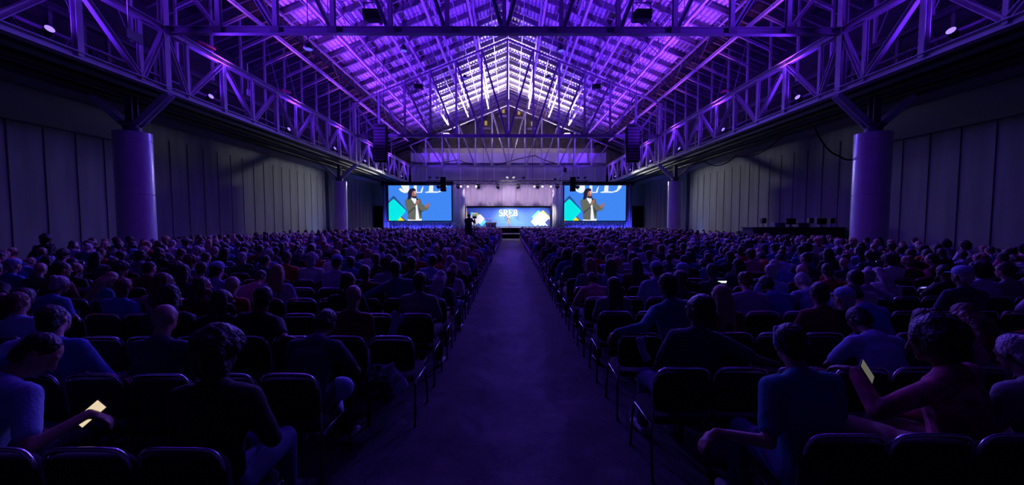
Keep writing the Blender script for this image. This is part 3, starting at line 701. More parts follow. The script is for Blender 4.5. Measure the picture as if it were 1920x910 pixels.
MB().box((0, 0, .27), (2.35, .7, .54)).build('body', BLACKM, t); MB().box((0, 0, .56), (2.4, .75, .05)).build('top', WHITEP, t)
for i, (xa, xb, s2) in enumerate(((853, 866, -1), (1042, 1056, 1))):
    p = gp(860 if i == 0 else 1049, 49.3, 0)
    t = thing('stage_steps', 'flight of steps with metal handrail at the %s end of the stage' % SIDE[s2], 'steps', p, 0, 'steps up to the stage')
    for k in range(5): MB().box((s2 * (.15 + .28 * (4 - k)), .3, (k + 1) * .125), (.28, 1.1, (k + 1) * .25)).build('step', DSTEEL, t)
    r = MB()
    for dy in (-.2, .8):
        r.tube([(s2 * 1.4, dy, 0), (s2 * 1.4, dy, 1.0), (0, dy, 2.2), (0, dy, 1.2)], .025, 6).tube([(s2 * 1.4, dy, .55), (0, dy, 1.75)], .02, 6).tube([(s2 * .7, dy, .6), (s2 * .7, dy, 1.6)], .02, 6)
    r.build('handrail', WHITEP if i == 0 else BLACK, t)
# stage lights
for x in (-6, -3.6, -1.2, 1.2, 3.6, 6):
    spot((XC + 0.2 + x, YT, 6.3), (XC + x * 0.68, 54.4, 1.7), 5200, (1.0, 0.97, 0.92), 36, 0.8, 0.15, 'stage_beam')
spot((XC, 40, 12), (XC, 54.5, 1.5), 36000, (1.0, 0.97, 0.92), 17, 0.8, 0.2, 'key_beam')
for x in (-7, -3.5, 0, 3.5, 7):
    spot((XC + x, 54.0, 6.9), (XC + x, 55.6, 5.0), 90 if x == 0 else 25, (0.8, 0.7, 1.0), 140, 0.9, 0.1, 'curtain_wash')
# gobo projectors: a streaked pattern thrown onto the curtain
for x, ang in ((-5.3, -0.5), (-2.7, -.46), (0, -.5), (2.7, -.47), (5.3, -0.45)):
    o = spot((XC + x, YT + .34, 6.3), (XC + x * 0.98, 55.6, 5.6), 5000, (0.92, 0.70, 1.0), 24, 0.6, 0.0, 'gobo_beam')
    l = o.data; l.use_nodes = True; nt = l.node_tree; em = nt.nodes['Emission']
    tc = nt.nodes.new('ShaderNodeTexCoord'); mp = nt.nodes.new('ShaderNodeMapping'); mp.inputs['Rotation'].default_value = (0, 0, ang)
    wv = nt.nodes.new('ShaderNodeTexWave'); wv.bands_direction = 'Y'; wv.inputs['Scale'].default_value = 12; wv.inputs['Distortion'].default_value = 1.6; wv.inputs['Detail Scale'].default_value = 3
    cr = nt.nodes.new('ShaderNodeValToRGB'); cr.color_ramp.elements[0].position = .55; cr.color_ramp.elements[0].color = (0.03, .03, .03, 1); cr.color_ramp.elements[1].position = .8
    nt.links.new(tc.outputs['Normal'], mp.inputs[0]); nt.links.new(mp.outputs[0], wv.inputs[0]); nt.links.new(wv.outputs[1], cr.inputs[0]); nt.links.new(cr.outputs[0], em.inputs['Strength'])
# light bar glow on the floor before the stage
spot((XC, YT, 6.4), (XC, 45.5, 0), 1200, (0.75, 0.85, 1.0), 50, 0.9, 0.2, 'floor_beam')
# pale wall wash at the far side walls
for sd in (-1, 1):
    spot((XC + sd * 17.6, 38.9, 0.3), (XC + sd * 19.1, 39.5, 3.5), 90, (0.15, 0.25, 1.0), 120, 0.9, 0.2, 'wall_wash')
    spot((XC + sd * 12, 46.5, 7.0), (XC + sd * 19, 30, 1.5), 2000, (0.95, 0.95, 1.0), 70, 0.9, 0.4, 'wall_spill')  # added spot standing in for stage and screen spill

# ------------------------------------------------------------------ technical table at the right wall
p = at(1486, 430, 22.3)
t = thing('control_table', 'long dark draped control table by the right wall', 'table', (p.x, 22.3, 0))
wt = at(1570, 430, 22.3).x - at(1402, 430, 22.3).x; ht = at(1486, 427, 22.3).z
DK = mat('dark_cloth', (.035, .03, .035), .9)
MB().box((0, 0, ht / 2), (wt, 1.0, ht - .05)).build('skirt', DK, t); MB().box((0, 0, ht), (wt + .1, 1.1, .05)).build('tabletop', DK, t)
for i, (dx, kind) in enumerate(((-1.9, 's'), (-1.0, 'b'), (-.2, 'm'), (.45, 'b'), (1.0, 's'), (1.7, 'm'), (2.3, 's'))):
    q = (p.x + dx * .92, 22.2, ht + .03)
    if kind == 'm':
        t = thing('computer_monitor', 'dark computer monitor on the control table, %s' % ('middle' if i == 2 else 'toward the column'), 'monitor', q)
        MB().box((0, 0, .32), (.55, .05, .34)).build('screen', BLACK, t); MB().box((0, .05, .08), (.06, .04, .16)).box((0, .03, .01), (.24, .18, .02)).build('stand', BLACK, t)
    elif kind == 'b':
        t = thing('equipment_case', 'low dark equipment case on the control table, %s' % ('left of the monitors' if i == 1 else 'between the monitors'), 'case', q)
        MB().box((0, 0, .12), (.6, .45, .24)).build('body', DSTEEL, t, bevel=.02); MB().box((0, -.23, .14), (.2, .02, .03)).build('handle', BLACK, t)
    else:
        t = thing('desk_speaker', 'small dark speaker on a stand on the control table, %s' % {0: 'end near the stage', 4: 'middle', 6: 'end near the column'}[i], 'speaker', q)
        MB().tube([(0, 0, 0), (0, 0, .22)], .02, 6).build('stand', BLACK, t); MB().box((0, 0, .36), (.26, .22, .3)).build('cabinet', BLACK, t, bevel=.02)

# ------------------------------------------------------------------ chairs
def rtube(pts, r, n=8, rad=0.05):
    """polyline with rounded corners"""
    P = [Vector(p) for p in pts]; out = [P[0]]
    for i in range(1, len(P) - 1):
        a = (P[i - 1] - P[i]); b = (P[i + 1] - P[i]); d = min(rad, a.length / 2, b.length / 2); a.normalize(); b.normalize()
        A = P[i] + a * d; B = P[i] + b * d
        for k in range(5):
            t = k / 4; out.append(A * (1 - t) ** 2 + P[i] * 2 * t * (1 - t) + B * t ** 2)
    out.append(P[-1]); return out
RIM = 0.885
def chair_parts():
    d = {}
    s = MB(); n = 12
    # padded seat, slightly domed, rounded edge
    def pad(m, cx, cy, cz, sx, sy, sz, tilt=0):
        R = Euler((tilt, 0, 0)).to_matrix(); rings = [(0.0, .90), (.12, .99), (.5, 1.0), (.85, .97), (1.0, .86)]
        vs = []; fs = []; N = 24
        for hh, k in rings:
            for i in range(N):
                a = 2 * PI * i / N; ca, sa = math.cos(a), math.sin(a)
                x = math.copysign(abs(ca) ** .35, ca) * sx / 2 * k; y = math.copysign(abs(sa) ** .35, sa) * sy / 2 * k
                vs.append(Vector((cx, cy, cz)) + R @ Vector((x, y, (hh - .5) * sz)))
        for j in range(len(rings) - 1):
            for i in range(N): fs.append((j * N + i, j * N + (i + 1) % N, (j + 1) * N + (i + 1) % N, (j + 1) * N + i))
        fs += [tuple(reversed(range(N))), tuple((len(rings) - 1) * N + i for i in range(N))]
        m.add(vs, fs)
    pad(s, 0, 0.02, .445, .43, .44, .065, 0.04); d['seat'] = (s, CHPAD, True)
    s = MB(); pad(s, 0, -.230, .688, .44, .325, .056, PI / 2 + .10); d['backrest'] = (s, CHPAD, True)
    s = MB(); s.tube(rtube([(-.205, -.19, .40), (-.205, -.205, .60), (-.203, -.262, RIM - .055), (-.17, -.268, RIM - .005), (-.10, -.27, RIM + .004), (.10, -.27, RIM + .004), (.17, -.268, RIM - .005), (.203, -.262, RIM - .055), (.205, -.205, .60), (.205, -.19, .40)], .0115, 8, .04), .0115, 8)
    s.tube([(-.205, -.19, .405), (-.205, .2, .405)], .011, 6).tube([(.205, -.19, .405), (.205, .2, .405)], .011, 6).tube([(-.205, .18, .405), (.205, .18, .405)], .01, 6).tube([(-.205, -.17, .405), (.205, -.17, .405)], .01, 6)
    d['back_frame'] = (s, CHROME, True)
    legs = []
    for sx in (-1, 1):
        legs.append(MB().tube(rtube([(sx * .205, .205, .41), (sx * .215, .235, .30), (sx * .225, .25, .012)], .011, 8, .05), .0115, 8).tube([(sx * .225, .25, .02), (sx * .225, .25, .0)], .016, 8))
        legs.append(MB().tube(rtube([(sx * .205, -.17, .41), (sx * .215, -.21, .28), (sx * .225, -.27, .012)], .011, 8, .05), .0115, 8).tube([(sx * .225, -.27, .02), (sx * .225, -.27, .0)], .016, 8))
    d['legs'] = legs
    return d
CP = chair_parts()
chair0 = thing('stacking_chair', 'x', 'chair')
for k in ('seat', 'backrest', 'back_frame'): CP[k][0].build(k, CP[k][1], chair0, True)
LEGM = mat('chair_leg_shaded', (0.10, 0.10, 0.11), 0.4, 0.8)  # tube metal darkened so the legs look unlit beside the rims
for L_ in CP['legs']: L_.build('leg', LEGM, chair0, True)
# one-mesh version
one = MB()
for k, mi in (('seat', 0), ('backrest', 0), ('back_frame', 1)):
    m = CP[k][0]; one.add(m.v, m.f, mi)
for L_ in CP['legs']: one.add(L_.v, L_.f, 2)
chair1 = one.build('stacking_chair', [CHPAD, CHROME, LEGM], None, True)
# simplest version for the far mass
simple = MB(); simple.box((0, 0, .44), (.43, .44, .06)).box((0, -.24, .7), (.39, .05, .30), (.10, 0, 0), 0)
simple.bar((-.19, -.27, RIM), (.19, -.27, RIM), .022, .022, mi=1).bar((-.2, -.27, RIM - .03), (-.2, -.2, .42), .02, .02, mi=1).bar((.2, -.27, RIM - .03), (.2, -.2, .42), .02, .02, mi=1)
for sx in (-1, 1): simple.bar((sx * .21, .22, .41), (sx * .22, .25, 0), .02, .02, mi=1).bar((sx * .21, -.18, .41), (sx * .22, -.26, 0), .02, .02, mi=1)

# ------------------------------------------------------------------ people
def capm(a, ra, b, rb, flat=1.0, seg=14, rg=9):
    """tapered capsule as (verts, faces); depth squeezed by flat"""
    a, b = Vector(a), Vector(b); d = b - a; L = d.length
    dz = d.normalized() if L > 1e-6 else Vector((0, 0, 1))
    xx = Vector((1, 0, 0)) - dz * dz.x
    if xx.length < 0.2: xx = Vector((0, 1, 0)) - dz * dz.y
    xx.normalize(); yy = dz.cross(xx)
    vs = []; fs = []
    rows = []
    for i in range(rg + 1):
        th = -PI / 2 + PI * i / rg; rows.append((math.cos(th), math.sin(th)))
    half = (rg + 1) // 2
    for i, (c, s_) in enumerate(rows):
        o, r = (a, ra) if i < half else (b, rb)
        for k in range(seg):
            an = 2 * PI * k / seg
            vs.append(o + xx * (c * r * math.cos(an)) + yy * (c * r * flat * math.sin(an)) + dz * (s_ * r * min(1, flat + .25)))
    for i in range(rg):
        for k in range(seg): fs.append((i * seg + k, i * seg + (k + 1) % seg, (i + 1) * seg + (k + 1) % seg, (i + 1) * seg + k))
    fs += [tuple(reversed(range(seg))), tuple(rg * seg + k for k in range(seg))]
    return vs, fs
def ellm(c, r, R=None, seg=18, rg=12):
    vs = []; fs = []; c = Vector(c); R = R or Matrix.Identity(3)
    for i in range(rg + 1):
        th = -PI / 2 + PI * i / rg
        for k in range(seg):
            an = 2 * PI * k / seg; q = max(math.cos(th), 1e-3)
            vs.append(c + R @ Vector((r[0] * q * math.cos(an), r[1] * q * math.sin(an), r[2] * math.sin(th))))
    for i in range(rg):
        for k in range(seg): fs.append((i * seg + k, i * seg + (k + 1) % seg, (i + 1) * seg + (k + 1) % seg, (i + 1) * seg + k))
    fs += [tuple(reversed(range(seg))), tuple(rg * seg + k for k in range(seg))]
    return vs, fs
def fuse(prims, voxel, name, wrinkle=0.0, seed=0, smooth=4):
    m = MB()
    for v, f in prims: m.add(v, f)
    o = m.build(name, [], None, True)
    md = o.modifiers.new('r', 'REMESH'); md.mode = 'VOXEL'; md.voxel_size = voxel
    sm = o.modifiers.new('s', 'SMOOTH'); sm.factor = 0.5; sm.iterations = smooth
    dg = bpy.context.evaluated_depsgraph_get(); dg.update()
    me = bpy.data.meshes.new_from_object(o.evaluated_get(dg), depsgraph=dg)
    old = o.data; bpy.data.objects.remove(o); bpy.data.meshes.remove(old)
    if wrinkle:
        off = Vector((seed * 3.1, seed * 1.7, 0)); no = np.zeros(len(me.vertices) * 3); me.vertices.foreach_get('normal', no)
        for i, v in enumerate(me.vertices):
            q = Vector(v.co); q.z *= 0.6
            v.co += Vector(no[3 * i:3 * i + 3]) * wrinkle * (noise.noise(q * 9 + off) + .6 * noise.noise(q * 21 + off))
    me.polygons.foreach_set('use_smooth', [True] * len(me.polygons))
    me.name = name
    return me
def ik(sh, wr, l1, l2, pole):
    d = wr - sh; L = min(d.length, l1 + l2 - .004); dn = d.normalized(); wr2 = sh + dn * L
    a = (l1 * l1 - l2 * l2 + L * L) / (2 * L); h = math.sqrt(max(l1 * l1 - a * a, 1e-6))
    p = Vector(pole); p = (p - dn * p.dot(dn)).normalized()
    return sh + dn * a + p * h, wr2
def hand(prims, wr, d, nrm, side, curl=0.5):
    """palm, four unequal bent fingers and a thumb"""
    d = d.normalized(); nrm = (nrm - d * nrm.dot(d)).normalized(); w = d.cross(nrm).normalized()
    pc = wr + d * .05
    prims.append(capm(wr, .024, wr + d * .03, .026)); 
    R = Matrix((w, d, nrm)).transposed()
    prims.append(ellm(pc, (.040, .052, .016), R, 12, 8))
    for k, ln in enumerate((.066, .076, .07, .055)):
        b = wr + d * .088 + w * ((k - 1.5) * .0205)
        a1 = b + (d * math.cos(curl * .8) + nrm * math.sin(curl * .8)) * ln * .5
        a2 = a1 + (d * math.cos(curl * 2) + nrm * math.sin(curl * 2)) * ln * .5
        prims.append(capm(b, .0095, a1, .009, 1, 8, 5)); prims.append(capm(a1, .009, a2, .0075, 1, 8, 5))
    b = wr + d * .03 + w * (side * .034); t1 = b + (d * .6 + w * side * .6 + nrm * .35).normalized() * .035; t2 = t1 + (d * .85 + nrm * .5 + w * side * .1).normalized() * .03
    prims.append(capm(b, .012, t1, .0105, 1, 8, 5)); prims.append(capm(t1, .0105, t2, .009, 1, 8, 5))

def figure(lean=5, side=0, hy=0, hp=0, arms=('lap', 'lap'), hair='short', fat=1.0, stand=False, sleeve='short', voxel=.011, twist=0, seed=0, tall=0.0, name='person', wr_override=None):
    hip = Vector((0, -.07, .56)) if not stand else Vector((0, 0, .94))
    RU = Matrix.Rotation(math.radians(side), 3, 'Y') @ Matrix.Rotation(math.radians(-lean), 3, 'X') @ Matrix.Rotation(math.radians(twist), 3, 'Z')
    def U(x, y, z): return hip + RU @ Vector((x, y, z + tall * max(0, z) / .6))
    waist, chest, upper = U(0, -.01, .16), U(0, .0, .34), U(0, -.01, .44)
    neck0, neck1 = U(0, -.01, .50), U(0, .02, .575)
    RH = RU @ Matrix.Rotation(math.radians(hy), 3, 'Z') @ Matrix.Rotation(math.radians(-hp), 3, 'X')
    hb = neck1 + RH @ Vector((0, 0.0, 0.0))
    def Hd(x, y, z): return hb + RH @ Vector((x, y, z))
    hc = Hd(0, .015, .105)
    body = []; shirt = []; trous = []; shoes = []; hairp = []; cap = []
    e = .014
    def torso(L, g):
        L.append(capm(U(0, 0, -.02), .165 * fat + g, waist, .145 * fat + g, .68)); L.append(capm(waist, .145 * fat + g, chest, .165 * fat ** .5 + g, .66))
        L.append(capm(chest, .165 * fat ** .5 + g, upper, .13 + g, .62)); L.append(capm(U(-.135, -.005, .455), .058 + g, U(.135, -.005, .455), .058 + g))
        L.append(capm(U(-.05, -.02, .47), .055 + g, U(.05, -.02, .47), .055 + g))
    torso(body, 0); torso(shirt, e)
    body.append(capm(neck0, .058, neck1 + RH @ Vector((0, .005, .03)), .053))
    shirt.append(capm(U(0, -.012, .485), .066, U(0, -.008, .515), .062))
    # head
    body.append(ellm(Hd(0, .005, .125), (.074, .094, .093), RH)); body.append(ellm(Hd(0, .045, .06), (.055, .055, .068), RH))
    body.append(ellm(Hd(0, .075, .115), (.052, .028, .05), RH, 10, 8)); body.append(capm(Hd(0, .098, .115), .011, Hd(0, .118, .078), .017, 1, 8, 5))
    body.append(capm(Hd(-.018, .094, .045), .010, Hd(.018, .094, .045), .010, 1, 8, 5)); body.append(ellm(Hd(0, .085, .018), (.024, .02, .018), RH, 8, 6))
    for s_ in (-1, 1):
        body.append(ellm(Hd(s_ * .078, -.003, .095), (.010, .020, .032), RH, 8, 6)); body.append(ellm(Hd(s_ * .03, .088, .138), (.024, .012, .009), RH, 8, 5))
    # arms
    for s_, mode in ((-1, arms[0]), (1, arms[1])):
        sh = U(s_ * .178, -.005, .45)
        if mode == 'lap': wr = Vector((s_ * .10, .24, .67)) + (RU @ Vector((0, 0, .5)) - Vector((0, 0, .5))) * .12; pole = Vector((s_ * .8, -.5, -.6)); hd = Vector((-s_ * .5, .6, -.15)); nr = Vector((0, -.2, -1))
        elif mode == 'phone': wr = U(s_ * .06, .26, .22); pole = Vector((s_ * .6, -.2, -1)); hd = Vector((-s_ * .2, .5, .7)); nr = Vector((0, -1, .4))
        elif mode == 'chin': wr = hb + RH @ Vector((s_ * .05, .10, -.06)); pole = Vector((s_ * .4, .6, -1)); hd = Vector((-s_ * .1, -.1, 1)); nr = Vector((0, -1, 0))
        elif mode == 'over': wr = U(s_ * .62, -.10, .34); pole = Vector((s_ * .2, -1, -.2)); hd = Vector((s_ * .6, .1, -.8)); nr = Vector((0, .3, -1))
        elif mode == 'cross': wr = U(-s_ * .10, .19, .2); pole = Vector((s_ * 1, .1, -.8)); hd = Vector((-s_, .1, .1)); nr = Vector((0, -1, 0))
        elif mode == 'knee': wr = Vector((s_ * .12, .42, .66)); pole = Vector((s_ * .8, -.3, -.3)); hd = Vector((-s_ * .4, .5, -.4)); nr = Vector((0, 0, -1))
        elif mode == 'cam': wr = U(s_ * .10, .28, .50); pole = Vector((s_ * .8, 0, -1)); hd = Vector((-s_ * .4, .5, .3)); nr = Vector((0, 0, 1))
        elif mode == 'open': wr = U(s_ * .36, .28, .2); pole = Vector((s_ * .4, -.5, -1)); hd = Vector((s_ * .5, .6, .5)); nr = Vector((0, -.2, 1))
        elif mode == 'mic': wr = U(s_ * .04, .17, .42); pole = Vector((s_ * .7, 0, -1)); hd = Vector((0, .2, 1)); nr = Vector((0, -1, 0))
        elif mode == 'down': wr = U(s_ * .27, .03, -.05); pole = Vector((s_ * .3, -1, 0)); hd = Vector((0, .1, -1)); nr = Vector((-s_, 0, 0))
        else: wr = Vector(mode); pole = Vector((s_ * .6, -.2, -.8)); hd = wr - sh; nr = Vector((0, 0, -1))
        el, wr = ik(sh, wr, .29, .255, pole)
        body.append(capm(sh, .05, el, .038)); body.append(capm(el, .039, wr, .026))
        hand(body, wr, hd, nr, -s_ if mode in ('lap', 'knee') else s_)
        if sleeve == 'short': shirt.append(capm(sh, .062 + e * .4, sh.lerp(el, .72), .056))
        else: shirt.append(capm(sh, .06 + e * .4, el, .052)); shirt.append(capm(el, .052, el.lerp(wr, .93), .037))
    # legs
    for s_ in (-1, 1):
        if stand: hp_, kn, an = Vector((s_ * .09, 0, .90)), Vector((s_ * .10, .02, .50)), Vector((s_ * .11, -.02, .09))
        else: hp_, kn, an = Vector((s_ * .095, -.04, .545)), Vector((s_ * .12, .40, .545)), Vector((s_ * .12, .40 + .03, .09))
        body.append(capm(hp_, .088 * fat ** .5, kn, .057)); body.append(capm(kn, .056, an.lerp(kn, .7), .058)); body.append(capm(an.lerp(kn, .7), .056, an, .036))
        body.append(capm(an + Vector((0, -.02, -.04)), .036, an + Vector((s_ * .02, .13, -.055)), .030))
        trous.append(capm(hp_, .10 * fat ** .5 + .008, kn, .074)); trous.append(capm(kn, .074, an + Vector((0, 0, .03)), .058))
        shoes.append(capm(an + Vector((0, -.035, -.043)), .045, an + Vector((s_ * .02, .15, -.050)), .040))
    trous.append(capm(hip + Vector((-.05, 0, -.02)), .125 * fat, hip + Vector((.05, 0, -.02)), .125 * fat, .95 if not stand else .8))
    # hair
    if hair != 'bald':
        hairp.append(ellm(Hd(0, -.016, .142), (.084, .096, .090), RH)); hairp.append(ellm(Hd(0, -.050, .085), (.070, .058, .07), RH))
    if False: hairp.append(capm(Hd(-.045, -.055, .075), .028, Hd(.045, -.055, .075), .028)); hairp.append(capm(Hd(-.064, -.02, .085), .014, Hd(-.045, -.05, .075), .026)); hairp.append(capm(Hd(.064, -.02, .085), .014, Hd(.045, -.05, .075), .026))
    if hair in ('long', 'longer'):
        ln = .30 if hair == 'longer' else .17
        bk = RU @ Vector((0, -.01, -1)); 
        for xx, r in ((-.055, .042), (-.02, .05), (.02, .05), (.055, .042)):
            a0 = Hd(xx, -.045, .09); a1 = Hd(xx * 1.15, -.075, -.02); a2 = a1 + RU @ Vector((xx * .2, -.035, -ln))
            hairp.append(capm(a0, r * 1.1, a1, r)); hairp.append(capm(a1, r, a2, r * .6))
        for s_ in (-1, 1): hairp.append(capm(Hd(s_ * .07, .0, .12), .03, Hd(s_ * .08, .0, .0), .028))
    if hair == 'bun': hairp.append(ellm(Hd(0, -.10, .17), (.045, .042, .042), RH))
    if hair == 'afro': hairp.append(ellm(Hd(0, -.03, .145), (.125, .125, .118), RH)); hairp.append(ellm(Hd(0, -.05, .07), (.105, .08, .09), RH))
    if hair == 'pony': hairp.append(capm(Hd(0, -.10, .13), .03, Hd(0, -.13, -.04), .02)); 
    if hair == 'cap':
        cap.append(ellm(Hd(0, -.008, .165), (.091, .106, .078), RH)); cap.append(ellm(Hd(0, .12, .150), (.065, .07, .009), RH))
    if hair == 'band': cap.append(capm(Hd(-.083, -.02, .11), .018, Hd(-.055, .0, .20), .018)); cap.append(capm(Hd(-.055, 0, .20), .018, Hd(.055, 0, .20), .018)); cap.append(capm(Hd(.055, 0, .20), .018, Hd(.083, -.02, .11), .018))
    out = {}
    out['shoe_a'] = fuse(shoes[:1], voxel * 1.2, 'shoe'); out['shoe_b'] = fuse(shoes[1:], voxel * 1.2, 'shoe')
    out['body'] = fuse(body, voxel, 'person'); out['shirt'] = fuse(shirt, voxel * 1.15, 'shirt', .006, seed)
    out['trousers'] = fuse(trous, voxel * 1.4, 'trousers', .005, seed + 3)
    if hairp: out['hair'] = fuse(hairp, voxel * .95, 'hair', .008 if hair != 'afro' else .03, seed + 5, 2)
    if cap: out['cap'] = fuse(cap, .007, 'cap' if hair == 'cap' else 'headband', 0, 0, 2)
    return out

SK = [mat('skin_light', (.55, .34, .26), .5), mat('skin_tan', (.40, .23, .16), .5), mat('skin_brown', (.18, .09, .06), .5), mat('skin_dark', (.09, .045, .03), .5)]
HAIR = {'black': mat('hair_black', (.012, .010, .010), .55, bump=(45, 0.9)), 'brown': mat('hair_brown', (.06, .032, .018), .55, bump=(45, 0.9)), 'blond': mat('hair_blond', (.38, .26, .13), .55, bump=(45, 0.9)), 'grey': mat('hair_grey', (.38, .37, .36), .6, bump=(45, 0.9)), 'auburn': mat('hair_auburn', (.13, .04, .02), .55, bump=(45, 0.9))}
SH = {'white': (.62, .62, .62), 'pale blue': (.26, .38, .62), 'blue': (.06, .13, .42), 'navy': (.025, .03, .08), 'black': (.015, .015, .018), 'red': (.40, .03, .03), 'orange': (.62, .13, .03), 'pink': (.58, .20, .28),
      'grey': (.22, .22, .23), 'teal': (.03, .22, .25), 'green': (.05, .18, .09), 'maroon': (.18, .02, .04), 'lavender': (.40, .32, .55), 'striped': (.3, .35, .55)}
SHM = {k: mat('shirt_' + k.replace(' ', '_'), v, .85, bump=(60, .2)) for k, v in SH.items()}
def plaid_mat():
    m = bpy.data.materials.new('shirt_plaid'); m.use_nodes = True; nt = m.node_tree; b = nt.nodes['Principled BSDF']; tc = nt.nodes.new('ShaderNodeTexCoord'); prev = None
    col = None
    for d_ in ('X', 'Z'):
        w = nt.nodes.new('ShaderNodeTexWave'); w.bands_direction = d_; w.inputs['Scale'].default_value = 6; nt.links.new(tc.outputs['Object'], w.inputs[0])
        if prev is None: prev = w
        else:
            mx = nt.nodes.new('ShaderNodeMath'); mx.operation = 'ADD'; nt.links.new(prev.outputs[1], mx.inputs[0]); nt.links.new(w.outputs[1], mx.inputs[1])
            cr = nt.nodes.new('ShaderNodeValToRGB'); cr.color_ramp.elements[0].position = .3; cr.color_ramp.elements[0].color = (.03, .04, .15, 1); cr.color_ramp.elements[1].position = .9; cr.color_ramp.elements[1].color = (.45, .5, .6, 1)
            dv = nt.nodes.new('ShaderNodeMath'); dv.operation = 'MULTIPLY'; dv.inputs[1].default_value = .5
            nt.links.new(mx.outputs[0], dv.inputs[0]); nt.links.new(dv.outputs[0], cr.inputs[0]); nt.links.new(cr.outputs[0], b.inputs['Base Color'])
    b.inputs['Roughness'].default_value = .9; return m
SHM['plaid'] = plaid_mat()
TR = [mat('denim', (.05, .08, .18), .85), mat('khaki', (.28, .22, .14), .85), mat('black_trousers', (.015, .015, .018), .85)]
SHOE = [mat('shoe_white', (.5, .5, .5), .6), mat('shoe_black', (.02, .02, .02), .5)]

PROTO_DEF = [
 dict(hair='short', lean=6, arms=('lap', 'lap'), hy=-6),
 dict(hair='longer', lean=4, arms=('lap', 'lap'), hy=8),
 dict(hair='short', lean=30, hp=25, arms=('knee', 'knee'), fat=1.1),
 dict(hair='long', lean=8, hy=-35, arms=('lap', 'chin')),
 dict(hair='short', lean=3, side=-8, arms=('over', 'lap'), hy=15, sleeve='long'),
 dict(hair='bald', lean=5, arms=('cross', 'cross'), fat=1.15),
 dict(hair='bun', lean=14, hp=12, arms=('phone', 'phone')),
 dict(hair='cap', lean=5, arms=('lap', 'lap'), fat=1.25, hy=5),
 dict(hair='longer', lean=24, hp=18, side=6, arms=('knee', 'phone')),
 dict(hair='afro', lean=6, arms=('lap', 'lap'), sleeve='long'),
 dict(hair='short', lean=-2, side=7, hy=25, arms=('lap', 'over'), fat=1.2),
 dict(hair='pony', lean=10, hy=-15, arms=('chin', 'lap')),
]
PROT = []
for i, d in enumerate(PROTO_DEF): PROT.append(figure(seed=i, **d))
HTXT = {'short': 'short %s hair', 'longer': 'long %s hair', 'long': 'loose %s hair', 'bald': 'bald head', 'bun': '%s hair bun', 'cap': 'cap', 'afro': '%s afro', 'pony': '%s ponytail', 'band': 'a headband'}
ORD = ['first', 'second', 'third', 'fourth', 'fifth', 'sixth', 'seventh', 'eighth', 'ninth', 'tenth', 'eleventh', 'twelfth', 'thirteenth', 'fourteenth', 'fifteenth', 'sixteenth', 'seventeenth', 'eighteenth', 'nineteenth', 'twentieth'] + ['%dth' % k for k in range(21, 60)]

def mobj(name, me, mats, parent=None):
    o = bpy.data.objects.new(name, me); COL.objects.link(o)
    if parent: o.parent = parent
    while len(me.materials) < len(mats): me.materials.append(None)
    for i, m in enumerate(mats): o.material_slots[i].link = 'OBJECT'; o.material_slots[i].material = m
    return o
def person_full(P, loc, rz, sc, skin, shirt, hair, tr, shoe, label, group='seated audience'):
    b = mobj('person', P['body'], [skin]); b.location = loc; b.rotation_euler = (0, 0, rz); b.scale = (sc, sc, sc)
    tag(b, label, 'person', group)
    mobj('shirt', P['shirt'], [shirt], b); mobj('trousers', P['trousers'], [tr], b); mobj('shoe', P['shoe_a'], [shoe], b); mobj('shoe', P['shoe_b'], [shoe], b)
    if 'hair' in P: mobj('hair', P['hair'], [hair], b)
    if 'cap' in P: mobj(P['cap'].name.split('.')[0], P['cap'], [SHM['pale blue']], b)
    return b
def decim(me, ratio):
    o = bpy.data.objects.new('tmp', me); COL.objects.link(o); md = o.modifiers.new('d', 'DECIMATE'); md.ratio = ratio
    dg = bpy.context.evaluated_depsgraph_get(); dg.update(); r = bpy.data.meshes.new_from_object(o.evaluated_get(dg), depsgraph=dg); bpy.data.objects.remove(o); return r
def merged(P, ratios):
    m = MB()
    for k, mi in (('body', 0), ('shirt', 1), ('trousers', 2), ('hair', 3), ('shoe_a', 4), ('shoe_b', 4), ('cap', 3)):
        if k in P:
            d = decim(P[k], ratios.get(k, ratios['x'])); m.add([tuple(v.co) for v in d.vertices], [tuple(p.vertices) for p in d.polygons], mi); bpy.data.meshes.remove(d)
    return m
MID = []; LOW = []
for i, P in enumerate(PROT):
    m = merged(P, {'x': .14, 'hair': .3}); o = m.build('mid', [None] * 5, None, True); me = o.data; bpy.data.objects.remove(o); me.name = 'person_mesh'; MID.append(me)
    if i in (0, 1, 3, 5, 9, 2, 7): LOW.append(merged(P, {'x': .02, 'body': .03, 'hair': .06}))

# seat plan -------------------------------------------------------------
PITCHR = 0.943
def rowy(sd, r): return (1.88 if sd < 0 else 1.99) + PITCHR * r
def seatx(sd, s): return -1.15 - .47 * s if sd < 0 else 1.31 + .455 * s
NR = 46
EMPTY = {(-1, 0, 2), (-1, 0, 3), (-1, 1, 4), (-1, 2, 2), (-1, 2, 6), (-1, 2, 7), (-1, 3, 3), (-1, 3, 4), (-1, 1, 2), (-1, 4, 4), (-1, 4, 3), (1, 0, 2), (1, 1, 1), (1, 1, 3), (1, 2, 3), (1, 3, 1), (1, 4, 1), (1, 3, 3), (1, 2, 0), (1, 1, 2), (1, 2, 7), (-1, 2, 0)}
NOSEAT = {(-1, 0, 0), (-1, 1, 0), (1, 0, 0)}
